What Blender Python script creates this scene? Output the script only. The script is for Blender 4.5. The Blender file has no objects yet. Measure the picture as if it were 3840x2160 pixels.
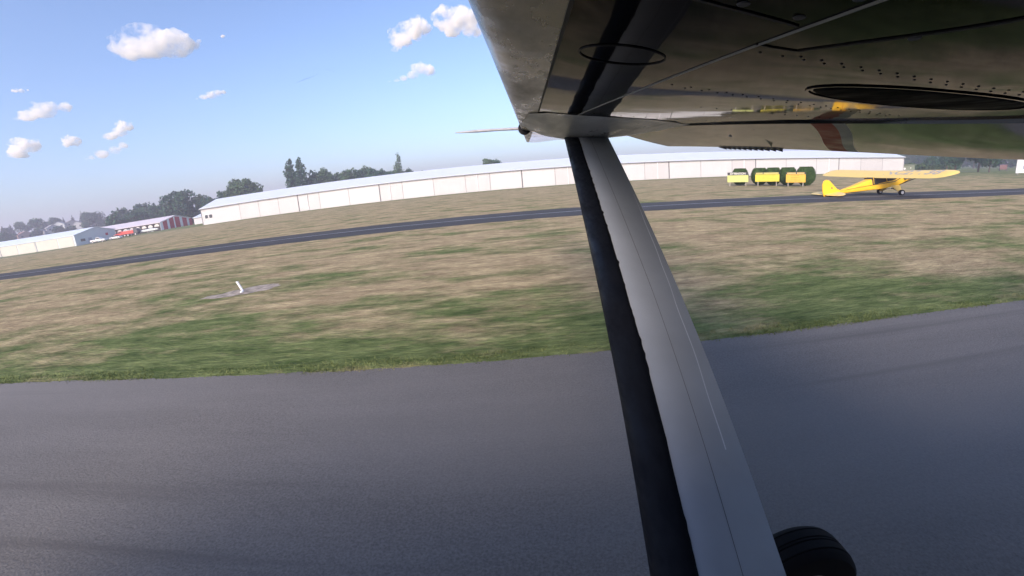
import bpy, bmesh, math, random
from mathutils import Vector, Matrix, noise
R = math.radians
sc = bpy.context.scene
C = sc.collection
# ---------------------------------------------------------------- camera (wide action-camera lens, tilted a little)
EYE = 1.9
cd = bpy.data.cameras.new('camera')
cam = bpy.data.objects.new('camera', cd)
C.objects.link(cam)
sc.camera = cam
cd.type = 'PANO'
cc = cd if hasattr(cd, 'panorama_type') else cd.cycles
cc.panorama_type = 'FISHEYE_LENS_POLYNOMIAL'
cc.fisheye_fov = R(200)
cd.sensor_width = 36
cd.sensor_height = 20.25
LF, LK = 1578.0147, -.11012170
mm = 3840 / 36 / LF
cc.fisheye_polynomial_k0 = 0
cc.fisheye_polynomial_k1 = -mm
cc.fisheye_polynomial_k2 = 0
cc.fisheye_polynomial_k3 = -LK * mm ** 3
cc.fisheye_polynomial_k4 = 0
cd.clip_start = .02
cd.clip_end = 6000
_y, _p, _r = R(-.3698), R(-14.4904), R(-4.8314)
_f = Vector((math.sin(_y) * math.cos(_p), math.cos(_y) * math.cos(_p), math.sin(_p)))
_s = Vector((math.cos(_y), -math.sin(_y), 0))
_u = _s.cross(_f)
_s2 = math.cos(_r) * _s + math.sin(_r) * _u
_u2 = -math.sin(_r) * _s + math.cos(_r) * _u
cam.matrix_world = Matrix(((_s2.x, _u2.x, -_f.x, 0), (_s2.y, _u2.y, -_f.y, 0), (_s2.z, _u2.z, -_f.z, EYE), (0, 0, 0, 1)))
# ---------------------------------------------------------------- sky, sun, exposure
SUN_EL, SUN_AZ = R(27), R(202)          # azimuth clockwise from +Y (behind and left of the camera)
w = bpy.data.worlds.new('World')
sc.world = w
w.use_nodes = True
nt = w.node_tree
sky = nt.nodes.new('ShaderNodeTexSky')
sky.sky_type = 'NISHITA'
sky.sun_disc = False
sky.sun_elevation = SUN_EL
sky.sun_rotation = SUN_AZ
sky.air_density = 1.0
sky.dust_density = 2.4
sky.ozone_density = 5.0
tint = nt.nodes.new('ShaderNodeMix')
tint.data_type = 'RGBA'; tint.blend_type = 'MULTIPLY'
tint.inputs[0].default_value = 1
tint.inputs[7].default_value = (1.08, .955, .95, 1)
nt.links.new(sky.outputs[0], tint.inputs[6])
nt.links.new(tint.outputs[2], nt.nodes['Background'].inputs[0])
nt.nodes['Background'].inputs[1].default_value = .15
sl = bpy.data.lights.new('sun', 'SUN')
sl.energy = 2.15
sl.angle = R(35)
sl.color = (1, .85, .70)
so = bpy.data.objects.new('sun', sl)
C.objects.link(so)
sd = Vector((math.sin(SUN_AZ) * math.cos(SUN_EL), math.cos(SUN_AZ) * math.cos(SUN_EL), math.sin(SUN_EL)))
so.rotation_euler = sd.to_track_quat('Z', 'Y').to_euler()
sc.view_settings.view_transform = 'Standard'
sc.view_settings.look = 'None'
sc.view_settings.exposure = 1.0
sc.view_settings.gamma = 1
sc.cycles.volume_bounces = 12
sc.cycles.max_bounces = 14
sc.cycles.transparent_max_bounces = 8

# ---------------------------------------------------------------- helpers
def new_mat(name):
    m = bpy.data.materials.new(name)
    m.use_nodes = True
    return m, m.node_tree, m.node_tree.nodes['Principled BSDF']

def N(nt, t, **kw):
    n = nt.nodes.new(t)
    for k, v in kw.items():
        setattr(n, k, v)
    return n

def mixc(nt, fac, a, b, blend='MIX'):
    n = N(nt, 'ShaderNodeMix', data_type='RGBA', blend_type=blend)
    for i, v in ((0, fac), (6, a), (7, b)):
        if isinstance(v, (int, float)):
            n.inputs[i].default_value = v
        elif isinstance(v, tuple):
            n.inputs[i].default_value = (*v, 1) if len(v) == 3 else v
        else:
            nt.links.new(v, n.inputs[i])
    return n.outputs[2]

def coords(nt, scale=(1, 1, 1), world=False, loc=(0, 0, 0)):
    if world:
        src = N(nt, 'ShaderNodeNewGeometry').outputs['Position']
    else:
        src = N(nt, 'ShaderNodeTexCoord').outputs['Object']
    mp = N(nt, 'ShaderNodeMapping')
    mp.inputs['Scale'].default_value = scale
    mp.inputs['Location'].default_value = loc
    nt.links.new(src, mp.inputs[0])
    return mp.outputs[0]

def noise_f(nt, vec, scale, detail=4, rough=.55, lo=.35, hi=.65):
    n = N(nt, 'ShaderNodeTexNoise')
    n.inputs['Scale'].default_value = scale
    n.inputs['Detail'].default_value = detail
    n.inputs['Roughness'].default_value = rough
    nt.links.new(vec, n.inputs['Vector'])
    m = N(nt, 'ShaderNodeMapRange')
    m.inputs[1].default_value = lo
    m.inputs[2].default_value = hi
    nt.links.new(n.outputs[0], m.inputs[0])
    return m.outputs[0]

def bump(nt, bs, h, strength=.3, dist=.02):
    b = N(nt, 'ShaderNodeBump')
    b.inputs['Strength'].default_value = strength
    b.inputs['Distance'].default_value = dist
    nt.links.new(h, b.inputs['Height'])
    nt.links.new(b.outputs[0], bs.inputs['Normal'])

def simple(name, col, rough=.6, metal=0, var=.12, scale=3., bumpy=0, spec=.5):
    m, nt, bs = new_mat(name)
    v = coords(nt)
    f = noise_f(nt, v, scale, 5, .6, .3, .7)
    d = tuple(c * (1 - var) for c in col)
    l = tuple(min(1, c * (1 + var)) for c in col)
    nt.links.new(mixc(nt, f, d, l), bs.inputs['Base Color'])
    bs.inputs['Roughness'].default_value = rough
    bs.inputs['Metallic'].default_value = metal
    bs.inputs['Specular IOR Level'].default_value = spec
    if bumpy:
        bump(nt, bs, noise_f(nt, v, scale * 6, 4, .6, 0, 1), bumpy, .01)
    return m

class MB:
    def __init__(s):
        s.v, s.f, s.m = [], [], []
    def add(s, vs, fs, mi=0):
        o = len(s.v)
        s.v += [tuple(v) for v in vs]
        s.f += [tuple(i + o for i in f) for f in fs]
        s.m += [mi] * len(fs)
        return s
    def box(s, x0, x1, y0, y1, z0, z1, mi=0):
        vs = [(x, y, z) for x in (x0, x1) for y in (y0, y1) for z in (z0, z1)]
        return s.add(vs, [(0, 1, 3, 2), (4, 6, 7, 5), (0, 4, 5, 1), (2, 3, 7, 6), (0, 2, 6, 4), (1, 5, 7, 3)], mi)
    def tube(s, pts, rad, n=8, mi=0, cap=True):
        pts = [Vector(p) for p in pts]
        if not isinstance(rad, (list, tuple)):
            rad = [rad] * len(pts)
        vs, fs = [], []
        for i, p in enumerate(pts):
            d = (pts[min(i + 1, len(pts) - 1)] - pts[max(i - 1, 0)]).normalized()
            a = d.orthogonal().normalized() if i == 0 else (a - d * a.dot(d)).normalized()
            b = d.cross(a)
            for k in range(n):
                t = 2 * math.pi * k / n
                vs.append(p + (a * math.cos(t) + b * math.sin(t)) * rad[i])
        for i in range(len(pts) - 1):
            for k in range(n):
                k2 = (k + 1) % n
                fs.append((i * n + k, i * n + k2, (i + 1) * n + k2, (i + 1) * n + k))
        if cap:
            fs.append(tuple(reversed(range(n))))
            fs.append(tuple((len(pts) - 1) * n + k for k in range(n)))
        return s.add(vs, fs, mi)
    def loft(s, rings, mi=0, closed=True, cap=True):
        n = len(rings[0])
        vs = [v for r in rings for v in r]
        fs = []
        for i in range(len(rings) - 1):
            for k in range(n if closed else n - 1):
                k2 = (k + 1) % n
                fs.append((i * n + k, i * n + k2, (i + 1) * n + k2, (i + 1) * n + k))
        if cap and closed:
            fs.append(tuple(reversed(range(n))))
            fs.append(tuple((len(rings) - 1) * n + k for k in range(n)))
        return s.add(vs, fs, mi)
    def prism(s, poly, axis, a, b, mi=0):
        # poly: 2-D outline; axis 'x'/'y'/'z' = extrusion direction between a and b
        def P(u, v, t):
            return {'x': (t, u, v), 'y': (u, t, v), 'z': (u, v, t)}[axis]
        n = len(poly)
        vs = [P(u, v, a) for u, v in poly] + [P(u, v, b) for u, v in poly]
        fs = [tuple(range(n)), tuple(reversed(range(n, 2 * n)))]
        fs += [(i, n + i, n + (i + 1) % n, (i + 1) % n) for i in range(n)]
        return s.add(vs, fs, mi)
    def build(s, name, mat, parent=None, smooth=False, bevel=0, keep=False):
        me = bpy.data.meshes.new(name)
        me.from_pydata(s.v, [], s.f)
        for m in (mat if isinstance(mat, (list, tuple)) else [mat]):
            me.materials.append(m)
        me.polygons.foreach_set('material_index', s.m)
        if not keep:
            bm = bmesh.new(); bm.from_mesh(me)
            bmesh.ops.recalc_face_normals(bm, faces=bm.faces)
            bm.to_mesh(me); bm.free()
        o = bpy.data.objects.new(name, me)
        C.objects.link(o)
        o.parent = parent
        if smooth:
            me.shade_smooth()
            try:
                me.set_sharp_from_angle(angle=R(smooth if smooth is not True else 40))
            except Exception:
                pass
        if bevel:
            b = o.modifiers.new('bevel', 'BEVEL'); b.width = bevel; b.segments = 2; b.limit_method = 'ANGLE'
        return o

def tag(o, label=None, cat=None, group=None, kind=None):
    for k, v in (('label', label), ('category', cat), ('group', group), ('kind', kind)):
        if v:
            o[k] = v
    return o

def empty(name, loc=(0, 0, 0), rz=0, label=None, cat=None, group=None):
    o = bpy.data.objects.new(name, None)
    C.objects.link(o)
    o.location = loc
    o.rotation_euler = (0, 0, rz)
    o.empty_display_size = .3
    return tag(o, label, cat, group)

def copy_tree(o, parent=None):
    c = o.copy()
    C.objects.link(c)
    c.parent = parent
    for ch in [x for x in bpy.data.objects if x.parent == o]:
        copy_tree(ch, c)
    return c

def smst(t):
    t = max(0., min(1., t))
    return t * t * (3 - 2 * t)

# ---------------------------------------------------------------- ground
def ground_z(x, y):
    return -.78 * smst((-x - 85) / 50) * smst((y - 45) / 55) * (1 - .72 * smst((y - 118) / 20))

def grass_color(nt):
    """tan mown grass with green patches, greener beside the near asphalt; world coordinates"""
    wpos = N(nt, 'ShaderNodeNewGeometry').outputs['Position']
    sep = N(nt, 'ShaderNodeSeparateXYZ')
    nt.links.new(wpos, sep.inputs[0])
    big = coords(nt, (.5, 1, 1), True)
    fine = coords(nt, (.3, 1, 1), True)
    g1 = noise_f(nt, big, .55, 8, .70, 0, 1)
    near = N(nt, 'ShaderNodeMapRange'); near.inputs[1].default_value = 4.2; near.inputs[2].default_value = 8.0
    near.inputs[3].default_value = .17; near.inputs[4].default_value = 0
    nt.links.new(sep.outputs[1], near.inputs[0])
    right = N(nt, 'ShaderNodeMapRange'); right.inputs[1].default_value = 45; right.inputs[2].default_value = 120
    right.inputs[3].default_value = 0; right.inputs[4].default_value = .16
    nt.links.new(sep.outputs[0], right.inputs[0])
    far = N(nt, 'ShaderNodeMapRange'); far.inputs[1].default_value = 84; far.inputs[2].default_value = 98
    far.inputs[3].default_value = 0; far.inputs[4].default_value = .14
    nt.links.new(sep.outputs[1], far.inputs[0])
    def madd(a, b, op='ADD'):
        n = N(nt, 'ShaderNodeMath', operation=op)
        for i, v in enumerate((a, b)):
            if isinstance(v, (int, float)): n.inputs[i].default_value = v
            else: nt.links.new(v, n.inputs[i])
        return n.outputs[0]
    # a damp green streak 8-13 m out at the right and a green ring round the marker
    s = madd(madd(madd(g1, near.outputs[0]), right.outputs[0]), far.outputs[0])
    dst = N(nt, 'ShaderNodeVectorMath', operation='DISTANCE')
    sc1 = N(nt, 'ShaderNodeVectorMath', operation='MULTIPLY'); sc1.inputs[1].default_value = (.45, 1, 1)
    nt.links.new(wpos, sc1.inputs[0]); nt.links.new(sc1.outputs[0], dst.inputs[0]); dst.inputs[1].default_value = (-6.7 * .45, 9.2, 0)
    ring = N(nt, 'ShaderNodeMapRange'); ring.inputs[1].default_value = .7; ring.inputs[2].default_value = 1.9
    ring.inputs[3].default_value = .11; ring.inputs[4].default_value = 0
    nt.links.new(dst.outputs['Value'], ring.inputs[0])
    s = madd(s, ring.outputs[0])
    gf = N(nt, 'ShaderNodeMapRange'); gf.inputs[1].default_value = .478; gf.inputs[2].default_value = .64
    nt.links.new(s, gf.inputs[0])
    f2 = noise_f(nt, fine, 3.2, 7, .75, .36, .66)
    f3 = noise_f(nt, fine, 14, 5, .7, .25, .75)
    tan = mixc(nt, f2, (.27, .205, .12), (.60, .49, .28))
    tan = mixc(nt, noise_f(nt, big, 1.1, 4, .6, .4, .75), tan, (.33, .25, .15))
    grn = mixc(nt, f2, (.065, .10, .030), (.22, .26, .10))
    col = mixc(nt, gf.outputs[0], tan, grn)
    k = N(nt, 'ShaderNodeMapRange'); k.inputs[3].default_value = .55; k.inputs[4].default_value = 1.35
    nt.links.new(f3, k.inputs[0])
    col = mixc(nt, 1.0, col, k.outputs[0], 'MULTIPLY')
    return col, f3, f2

def ground_mat():
    m, nt, bs = new_mat('dry_grass')
    col, f3, f2 = grass_color(nt)
    nt.links.new(col, bs.inputs['Base Color'])
    bs.inputs['Roughness'].default_value = .95
    bs.inputs['Specular IOR Level'].default_value = .1
    bump(nt, bs, f3, .8, .05)
    return m
M_ground = ground_mat()

def grid_axis(breaks):
    out = []
    for a, b, n in breaks:
        out += [a + (b - a) * i / n for i in range(n)]
    return out + [breaks[-1][1]]
xs = grid_axis([(-1500, -260, 10), (-260, -60, 24), (-60, 60, 12), (60, 260, 10), (260, 1500, 8)])
ys = grid_axis([(-1500, -40, 8), (-40, 40, 4), (40, 160, 20), (160, 400, 8), (400, 1500, 6)])
g = MB()
vs = [(x, y, ground_z(x, y)) for y in ys for x in xs]
nx = len(xs)
g.add(vs, [(j * nx + i, j * nx + i + 1, (j + 1) * nx + i + 1, (j + 1) * nx + i) for j in range(len(ys) - 1) for i in range(nx - 1)])
tag(g.build('ground', M_ground, smooth=True), kind='structure')

def asphalt_mat(name, lo, hi, streaks):
    m, nt, bs = new_mat(name)
    v = coords(nt, (.12, 1, 1), True)
    v1 = coords(nt, (1, 1, 1), True)
    a = noise_f(nt, v, 1.4, 6, .65, .3, .7)
    b = noise_f(nt, v1, 60, 3, .8, .3, .7)
    col = mixc(nt, a, lo, hi)
    k = N(nt, 'ShaderNodeMapRange'); k.inputs[3].default_value = .68; k.inputs[4].default_value = 1.32
    nt.links.new(b, k.inputs[0])
    col = mixc(nt, 1.0, col, k.outputs[0], 'MULTIPLY')
    if streaks:
        st = noise_f(nt, coords(nt, (.05, 1.6, 1), True, (3, 0, 0)), 2.0, 3, .5, .6, .75)
        col = mixc(nt, st, col, tuple(c * .8 for c in lo))
        vo = N(nt, 'ShaderNodeTexVoronoi', feature='DISTANCE_TO_EDGE'); vo.inputs['Scale'].default_value = .55
        wv = N(nt, 'ShaderNodeVectorMath', operation='ADD'); wn = N(nt, 'ShaderNodeTexNoise'); wn.inputs['Scale'].default_value = 1.2; wn.inputs['Detail'].default_value = 4
        nt.links.new(v1, wn.inputs['Vector']); nt.links.new(v1, wv.inputs[0]); nt.links.new(wn.outputs['Color'], wv.inputs[1]); nt.links.new(wv.outputs[0], vo.inputs['Vector'])
        cr = N(nt, 'ShaderNodeMapRange'); cr.inputs[1].default_value = 0; cr.inputs[2].default_value = .006; cr.inputs[3].default_value = .1; cr.inputs[4].default_value = 0
        nt.links.new(vo.outputs['Distance'], cr.inputs[0])
        col = mixc(nt, cr.outputs[0], col, tuple(c * .4 for c in lo))
        pale = noise_f(nt, coords(nt, (.25, .6, 1), True, (9, 4, 0)), .5, 3, .5, .45, .75)
        col = mixc(nt, pale, col, tuple(c * 1.15 for c in hi))
    nt.links.new(col, bs.inputs['Base Color'])
    bs.inputs['Roughness'].default_value = .85
    bs.inputs['Specular IOR Level'].default_value = .25
    bump(nt, bs, b, .5, .008)
    return m
M_asph = asphalt_mat('runway_asphalt', (.14, .132, .123), (.182, .172, .161), True)
M_strip = asphalt_mat('taxiway_asphalt', (.040, .040, .042), (.064, .064, .066), True)

random.seed(4)
def ribbon(name, mat, x0, x1, yfar, ynear, z, step, jf, jn, fine=None):
    """a long sheet along X whose edges wander by jf (far edge) and jn (near edge)"""
    b = MB()
    xx, x = [], x0
    while x < x1:
        xx.append(x)
        x += (fine if fine and -16 < x < 20 else step)
    xx.append(x1)
    vs = []
    for x in xx:
        def wob(s, amp):
            return amp * (noise.noise(Vector((x * .35, s, 0))) + .8 * noise.noise(Vector((x * 1.7, s, 3))) + .7 * noise.noise(Vector((x * 6, s, 9))))
        vs += [(x, ynear + wob(1, jn), z), (x, yfar + wob(7, jf), z)]
    n = len(xx)
    b.add(vs, [(2 * i, 2 * i + 2, 2 * i + 3, 2 * i + 1) for i in range(n - 1)])
    return b.build(name, mat)
tag(ribbon('runway', M_asph, -400, 400, 4.23, -20, .004, 2, .035, 0, .05), kind='structure')
tag(ribbon('taxiway', M_strip, -500, 500, 25.5, 20.15, .004, 2, .12, .12, .3), kind='structure')
M_line = simple('worn_line_paint', (.30, .32, .34), .8, var=.35, scale=1.5)
tag(ribbon('taxiway_line', M_line, -500, 500, 22.95, 22.8, .008, 4, .012, .012), kind='structure')
# low verge grass that breaks the edge of the asphalt and the near turf
def grass_blades():
    b = MB()
    rnd = random.Random(11)
    for i in range(15000):
        u = rnd.random()
        y = 4.2 + (u ** 1.5) * (.3 + .25 * noise.noise(Vector((i * .37, 1, 1))))
        if y < 4.32 and rnd.random() < .3:
            y -= rnd.random() * .05
        x = rnd.uniform(-1.9, 1.9) * y
        if math.hypot((x + 6.7) / 1.0, y - 9.2) < .62:
            continue
        h = rnd.uniform(.006, .024)
        cl = noise.noise(Vector((x * .8, y * 1.6, 5)))
        if cl < -.15 and rnd.random() < .7:
            continue
        h *= 1 + max(0, cl)
        a = rnd.uniform(0, math.pi)
        wd = rnd.uniform(.003, .009)
        dx, dy = math.cos(a) * wd, math.sin(a) * wd
        lx, ly = rnd.uniform(-.03, .03), rnd.uniform(-.03, .03)
        b.add([(x - dx, y - dy, 0), (x + dx, y + dy, 0), (x + lx, y + ly, h)], [(0, 1, 2)])
    m, nt, bs = new_mat('verge_grass')
    col, f3, f2 = grass_color(nt)
    nt.links.new(mixc(nt, .15, col, (.20, .21, .10)), bs.inputs['Base Color'])
    bs.inputs['Roughness'].default_value = .9
    bs.inputs['Specular IOR Level'].default_value = .1
    return b.build('grass', m, keep=True)
tag(grass_blades(), kind='stuff')
# bare gravel patch round the white marker
gp = MB()
outline = [(-7.5, 8.72), (-7.42, 8.98), (-7.15, 9.12), (-6.95, 9.42), (-6.5, 9.72), (-6.1, 9.8), (-5.86, 9.62), (-5.75, 9.35), (-5.9, 9.1), (-6.2, 8.95), (-6.5, 8.78), (-7.1, 8.62)]
pts = []
for i, p in enumerate(outline):
    q = outline[(i + 1) % len(outline)]
    for t in (0, .25, .5, .75):
        x = p[0] + (q[0] - p[0]) * t; y = p[1] + (q[1] - p[1]) * t
        pts.append((x + .13 * noise.noise(Vector((x * 5, y * 5, 1))), y + .1 * noise.noise(Vector((x * 4, y * 4, 7)))))
gp.add([(x, y, .006) for x, y in pts], [tuple(range(len(pts)))])
M_gravel = simple('pale_gravel', (.31, .265, .215), .95, var=.6, scale=5, bumpy=.8)
tag(gp.build('gravel_patch', M_gravel, keep=False), kind='structure')

# left hill with the village
def hill_z(x, y):
    d = math.hypot(x, y)
    az = math.degrees(math.atan2(x, y))
    k = smst((d - 300) / 190) * smst((-az - 41) / 9)
    return -2 + 14.5 * k + 1.2 * k * noise.noise(Vector((x * .012, y * .012, 0)))
M_hill = simple('wooded_hill_ground', (.05, .075, .045), .95, var=.5, scale=.06)
hm = MB()
azs = [-78 + i * 1.5 for i in range(28)]
dss = [290, 310, 330, 350, 370, 390, 410, 430, 450, 470, 490, 520, 580, 700]
hm.add([(d * math.sin(R(a)), d * math.cos(R(a)), hill_z(d * math.sin(R(a)), d * math.cos(R(a)))) for a in azs for d in dss],
       [(i * 14 + j, i * 14 + j + 1, (i + 1) * 14 + j + 1, (i + 1) * 14 + j) for i in range(27) for j in range(13)])
tag(hm.build('hill', M_hill, smooth=True), kind='structure')

# ---------------------------------------------------------------- trees
def leaf_mat(name, dark, light):
    m, nt, bs = new_mat(name)
    v = coords(nt)
    a = noise_f(nt, v, .9, 4, .6, .35, .65)
    b = noise_f(nt, v, 5, 3, .6, .3, .7)
    col = mixc(nt, a, dark, light)
    k = N(nt, 'ShaderNodeMapRange'); k.inputs[3].default_value = .65; k.inputs[4].default_value = 1.3
    nt.links.new(b, k.inputs[0])
    nt.links.new(mixc(nt, 1.0, col, k.outputs[0], 'MULTIPLY'), bs.inputs['Base Color'])
    bs.inputs['Roughness'].default_value = .8
    bs.inputs['Specular IOR Level'].default_value = .2
    return m
M_leaf = leaf_mat('broadleaf', (.018, .062, .036), (.05, .115, .058))
M_leaf2 = leaf_mat('olive_leaf', (.035, .078, .036), (.09, .15, .065))
M_fir = leaf_mat('fir_needles', (.022, .042, .028), (.05, .075, .045))
M_bark = simple('bark', (.10, .08, .06), .9, var=.3, scale=6)

def crown_mesh(name, mat, blobs, nleaf, size, seed, hollow=.55):
    """leaf quads spread through ellipsoid lobes (cx,cy,cz,rx,ry,rz)"""
    rnd = random.Random(seed)
    b = MB()
    tot = sum(r[3] * r[4] + r[5] * r[3] for r in blobs)
    for (cx, cy, cz, rx, ry, rz) in blobs:
        n = int(nleaf * (rx * ry + rz * rx) / tot)
        for i in range(n):
            while True:
                p = Vector((rnd.uniform(-1, 1), rnd.uniform(-1, 1), rnd.uniform(-1, 1)))
                if hollow < p.length < 1: break
            g = noise.noise(Vector((p.x * 2.4 + seed, p.y * 2.4, p.z * 2.4 + cx)))
            if g < -.12:
                continue
            p = p * (1 + .34 * g)
            c = Vector((cx + p.x * rx, cy + p.y * ry, cz + p.z * rz))
            s = size * rnd.uniform(.6, 1.4)
            q = Vector((rnd.gauss(0, 1), rnd.gauss(0, 1), rnd.gauss(0, 1))).normalized()
            t = q.orthogonal().normalized() * s
            u = q.cross(t)
            b.add([c - t - u * .6, c + t - u * .5, c + t * .7 + u * .7, c - t * .8 + u * .6], [(0, 1, 2, 3)])
    return b

def wood_mass(name, trees, mat, group_kind='stuff'):
    # a wood that reads as one mass: every crown in one mesh
    b = MB()
    for i, (x, y, z, h, wd) in enumerate(trees):
        rnd = random.Random(i * 3 + 1)
        bl = [(x + rnd.uniform(-.25, .25) * wd, y + rnd.uniform(-.25, .25) * wd, z + h * rnd.uniform(.25, .78), wd * .26, wd * .26, h * .22) for k in range(7)]
        bl.append((x, y, z + h * .45, wd * .38, wd * .38, h * .42))
        c = crown_mesh('c', mat, bl, 1500, max(.25, wd * .05), 900 + i, .35)
        b.add(c.v, c.f)
    return tag(b.build(name, mat, keep=True), kind='stuff')

def make_tree(kind, h, wd, loc, seed, label, group, cat='tree'):
    """trunk + limbs + crown, built at its real height"""
    rnd = random.Random(seed)
    t = empty('tree', loc, 0, label, cat, group)
    tb = MB()
    if kind in 'bo':
        th = h * .35
        tb.tube([(0, 0, -.3), (.02 * h, 0, th * .6), (0, .01 * h, h * .75)], [h * .03, h * .022, h * .008], 7)
        for k in range(5):
            a = k * 1.3 + rnd.random(); z0 = h * rnd.uniform(.3, .5)
            tb.tube([(0, 0, z0), (math.cos(a) * wd * .2, math.sin(a) * wd * .2, z0 + h * .15), (math.cos(a) * wd * .38, math.sin(a) * wd * .38, z0 + h * .28)], [h * .014, h * .01, h * .004], 5)
        bl = []
        for k in range(9):
            a = k * 2.4 + rnd.random(); rr = wd * rnd.uniform(.12, .30); z = h * rnd.uniform(.38, .84)
            s = wd * rnd.uniform(.2, .3)
            bl.append((math.cos(a) * rr, math.sin(a) * rr, z, s, s, s * .95))
        bl.append((0, 0, h * .62, wd * .3, wd * .3, h * .26))
        bl.append((rnd.uniform(-.1, .1) * wd, 0, h * .88, wd * .2, wd * .2, h * .12))
        sz = max(.16, wd * .04)
        nl = 2600 if kind == 'b' else 5200
        hollow = .5
        m = M_leaf if rnd.random() < .65 else M_leaf2
        if kind == 'o': sz *= .8
    elif kind == 'p':
        tb.tube([(0, 0, -.3), (0, 0, h * .9)], [h * .02, .05], 6)
        bl = [(rnd.uniform(-.1, .1) * wd, rnd.uniform(-.1, .1) * wd, h * z, wd * .5 * f, wd * .5 * f, h * .13) for z, f in ((.14, .8), (.27, 1), (.40, 1.05), (.53, 1.05), (.66, 1.0), (.78, .9), (.88, .62), (.94, .36))]
        sz, nl, hollow, m = .34, 4200, .2, M_leaf
    elif kind == 's':
        tb.tube([(0, 0, -.3), (0, 0, h * .95)], [h * .018, .03], 6)
        bl = []
        for z in range(16):
            q = z / 15
            bl.append((rnd.uniform(-.07, .07) * wd, rnd.uniform(-.07, .07) * wd, h * (.08 + .9 * q), wd * .5 * (1 - q) ** .75 + .12, wd * .5 * (1 - q) ** .75 + .12, h * .055))
        sz, nl, hollow, m = .28, 3600, .15, M_leaf2
    else:
        tb.tube([(0, 0, -.3), (0, 0, h * .95)], [h * .02, .03], 5)
        bl = []
        for z in range(8):
            q = z / 7
            bl.append((0, 0, h * (.15 + .82 * q), wd * .55 * (1 - q) + .15, wd * .55 * (1 - q) + .15, h * .08))
        sz, nl, hollow, m = .4, 900, .1, M_fir
    tb.build('trunk', M_bark, t, smooth=True)
    crown_mesh('crown', m, bl, nl, sz, seed, hollow).build('crown', m, t, keep=True)
    return t
# (x, y, top height, crown width, kind, label)
LEFT = [(-394.3,255.8,19.0,3.4,'c'),(-393.3,257.3,17.5,4.4,'b'),(-400.0,265.3,20.1,3.6,'c'),(-380.4,258.7,20.2,7.8,'b'),(-386.1,268.0,17.5,6.2,'b'),
        (-366.0,261.8,19.5,11.,'b'),(-386.3,284.9,18.5,5.4,'b'),(-375.0,283.3,20.2,9.,'b'),(-379.2,294.3,20.0,2.6,'c'),(-367.3,293.3,20.6,4.6,'c'),
        (-339.8,279.5,22.1,5.,'c'),(-329.4,276.4,19.3,8.5,'b'),(-326.7,279.6,18.9,9.4,'b'),(-322.9,284.0,20.0,8.3,'c'),(-318.7,241.7,11.6,6.8,'b'),
        (-326.0,231.8,11.8,6.4,'b'),(-318.7,206.9,11.8,6.7,'b')]
HILL_LABEL = ['narrow dark fir at the far left end of the hill village', 'small rounded tree just right of the leftmost hill fir', 'pointed fir standing between the two leftmost rounded hill trees',
 'broad flat topped tree on the hill above the reddish house', 'low rounded tree on the hill right of the broad flat topped one', 'wide bushy hill tree that is the largest at the left of the skyline',
 'small rounded tree filling the skyline gap in the middle of the hill', 'flat topped rounded tree at the middle of the hill skyline', 'thin lone fir just right of the middle hill tree',
 'slim pointed fir left of the tallest hill fir', 'tallest pointed fir on the hill skyline', 'rounded tree tucked against the right side of the tallest hill fir',
 'wide rounded tree between the tallest hill fir and the right end fir', 'pointed fir at the right end of the hill skyline', 'round tree low on the hill slope below the lone thin fir',
 'round tree low on the hill slope among the pale houses', 'dark round tree lowest on the slope at the far left edge']
for i, (x, y, zt, wd, k) in enumerate(LEFT):
    z = hill_z(x, y)
    make_tree(k, zt - z + (.5 if k == 'b' else .2), wd * 1.15, (x, y, z), 40 + i, HILL_LABEL[i], 'trees of the hill village')
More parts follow.
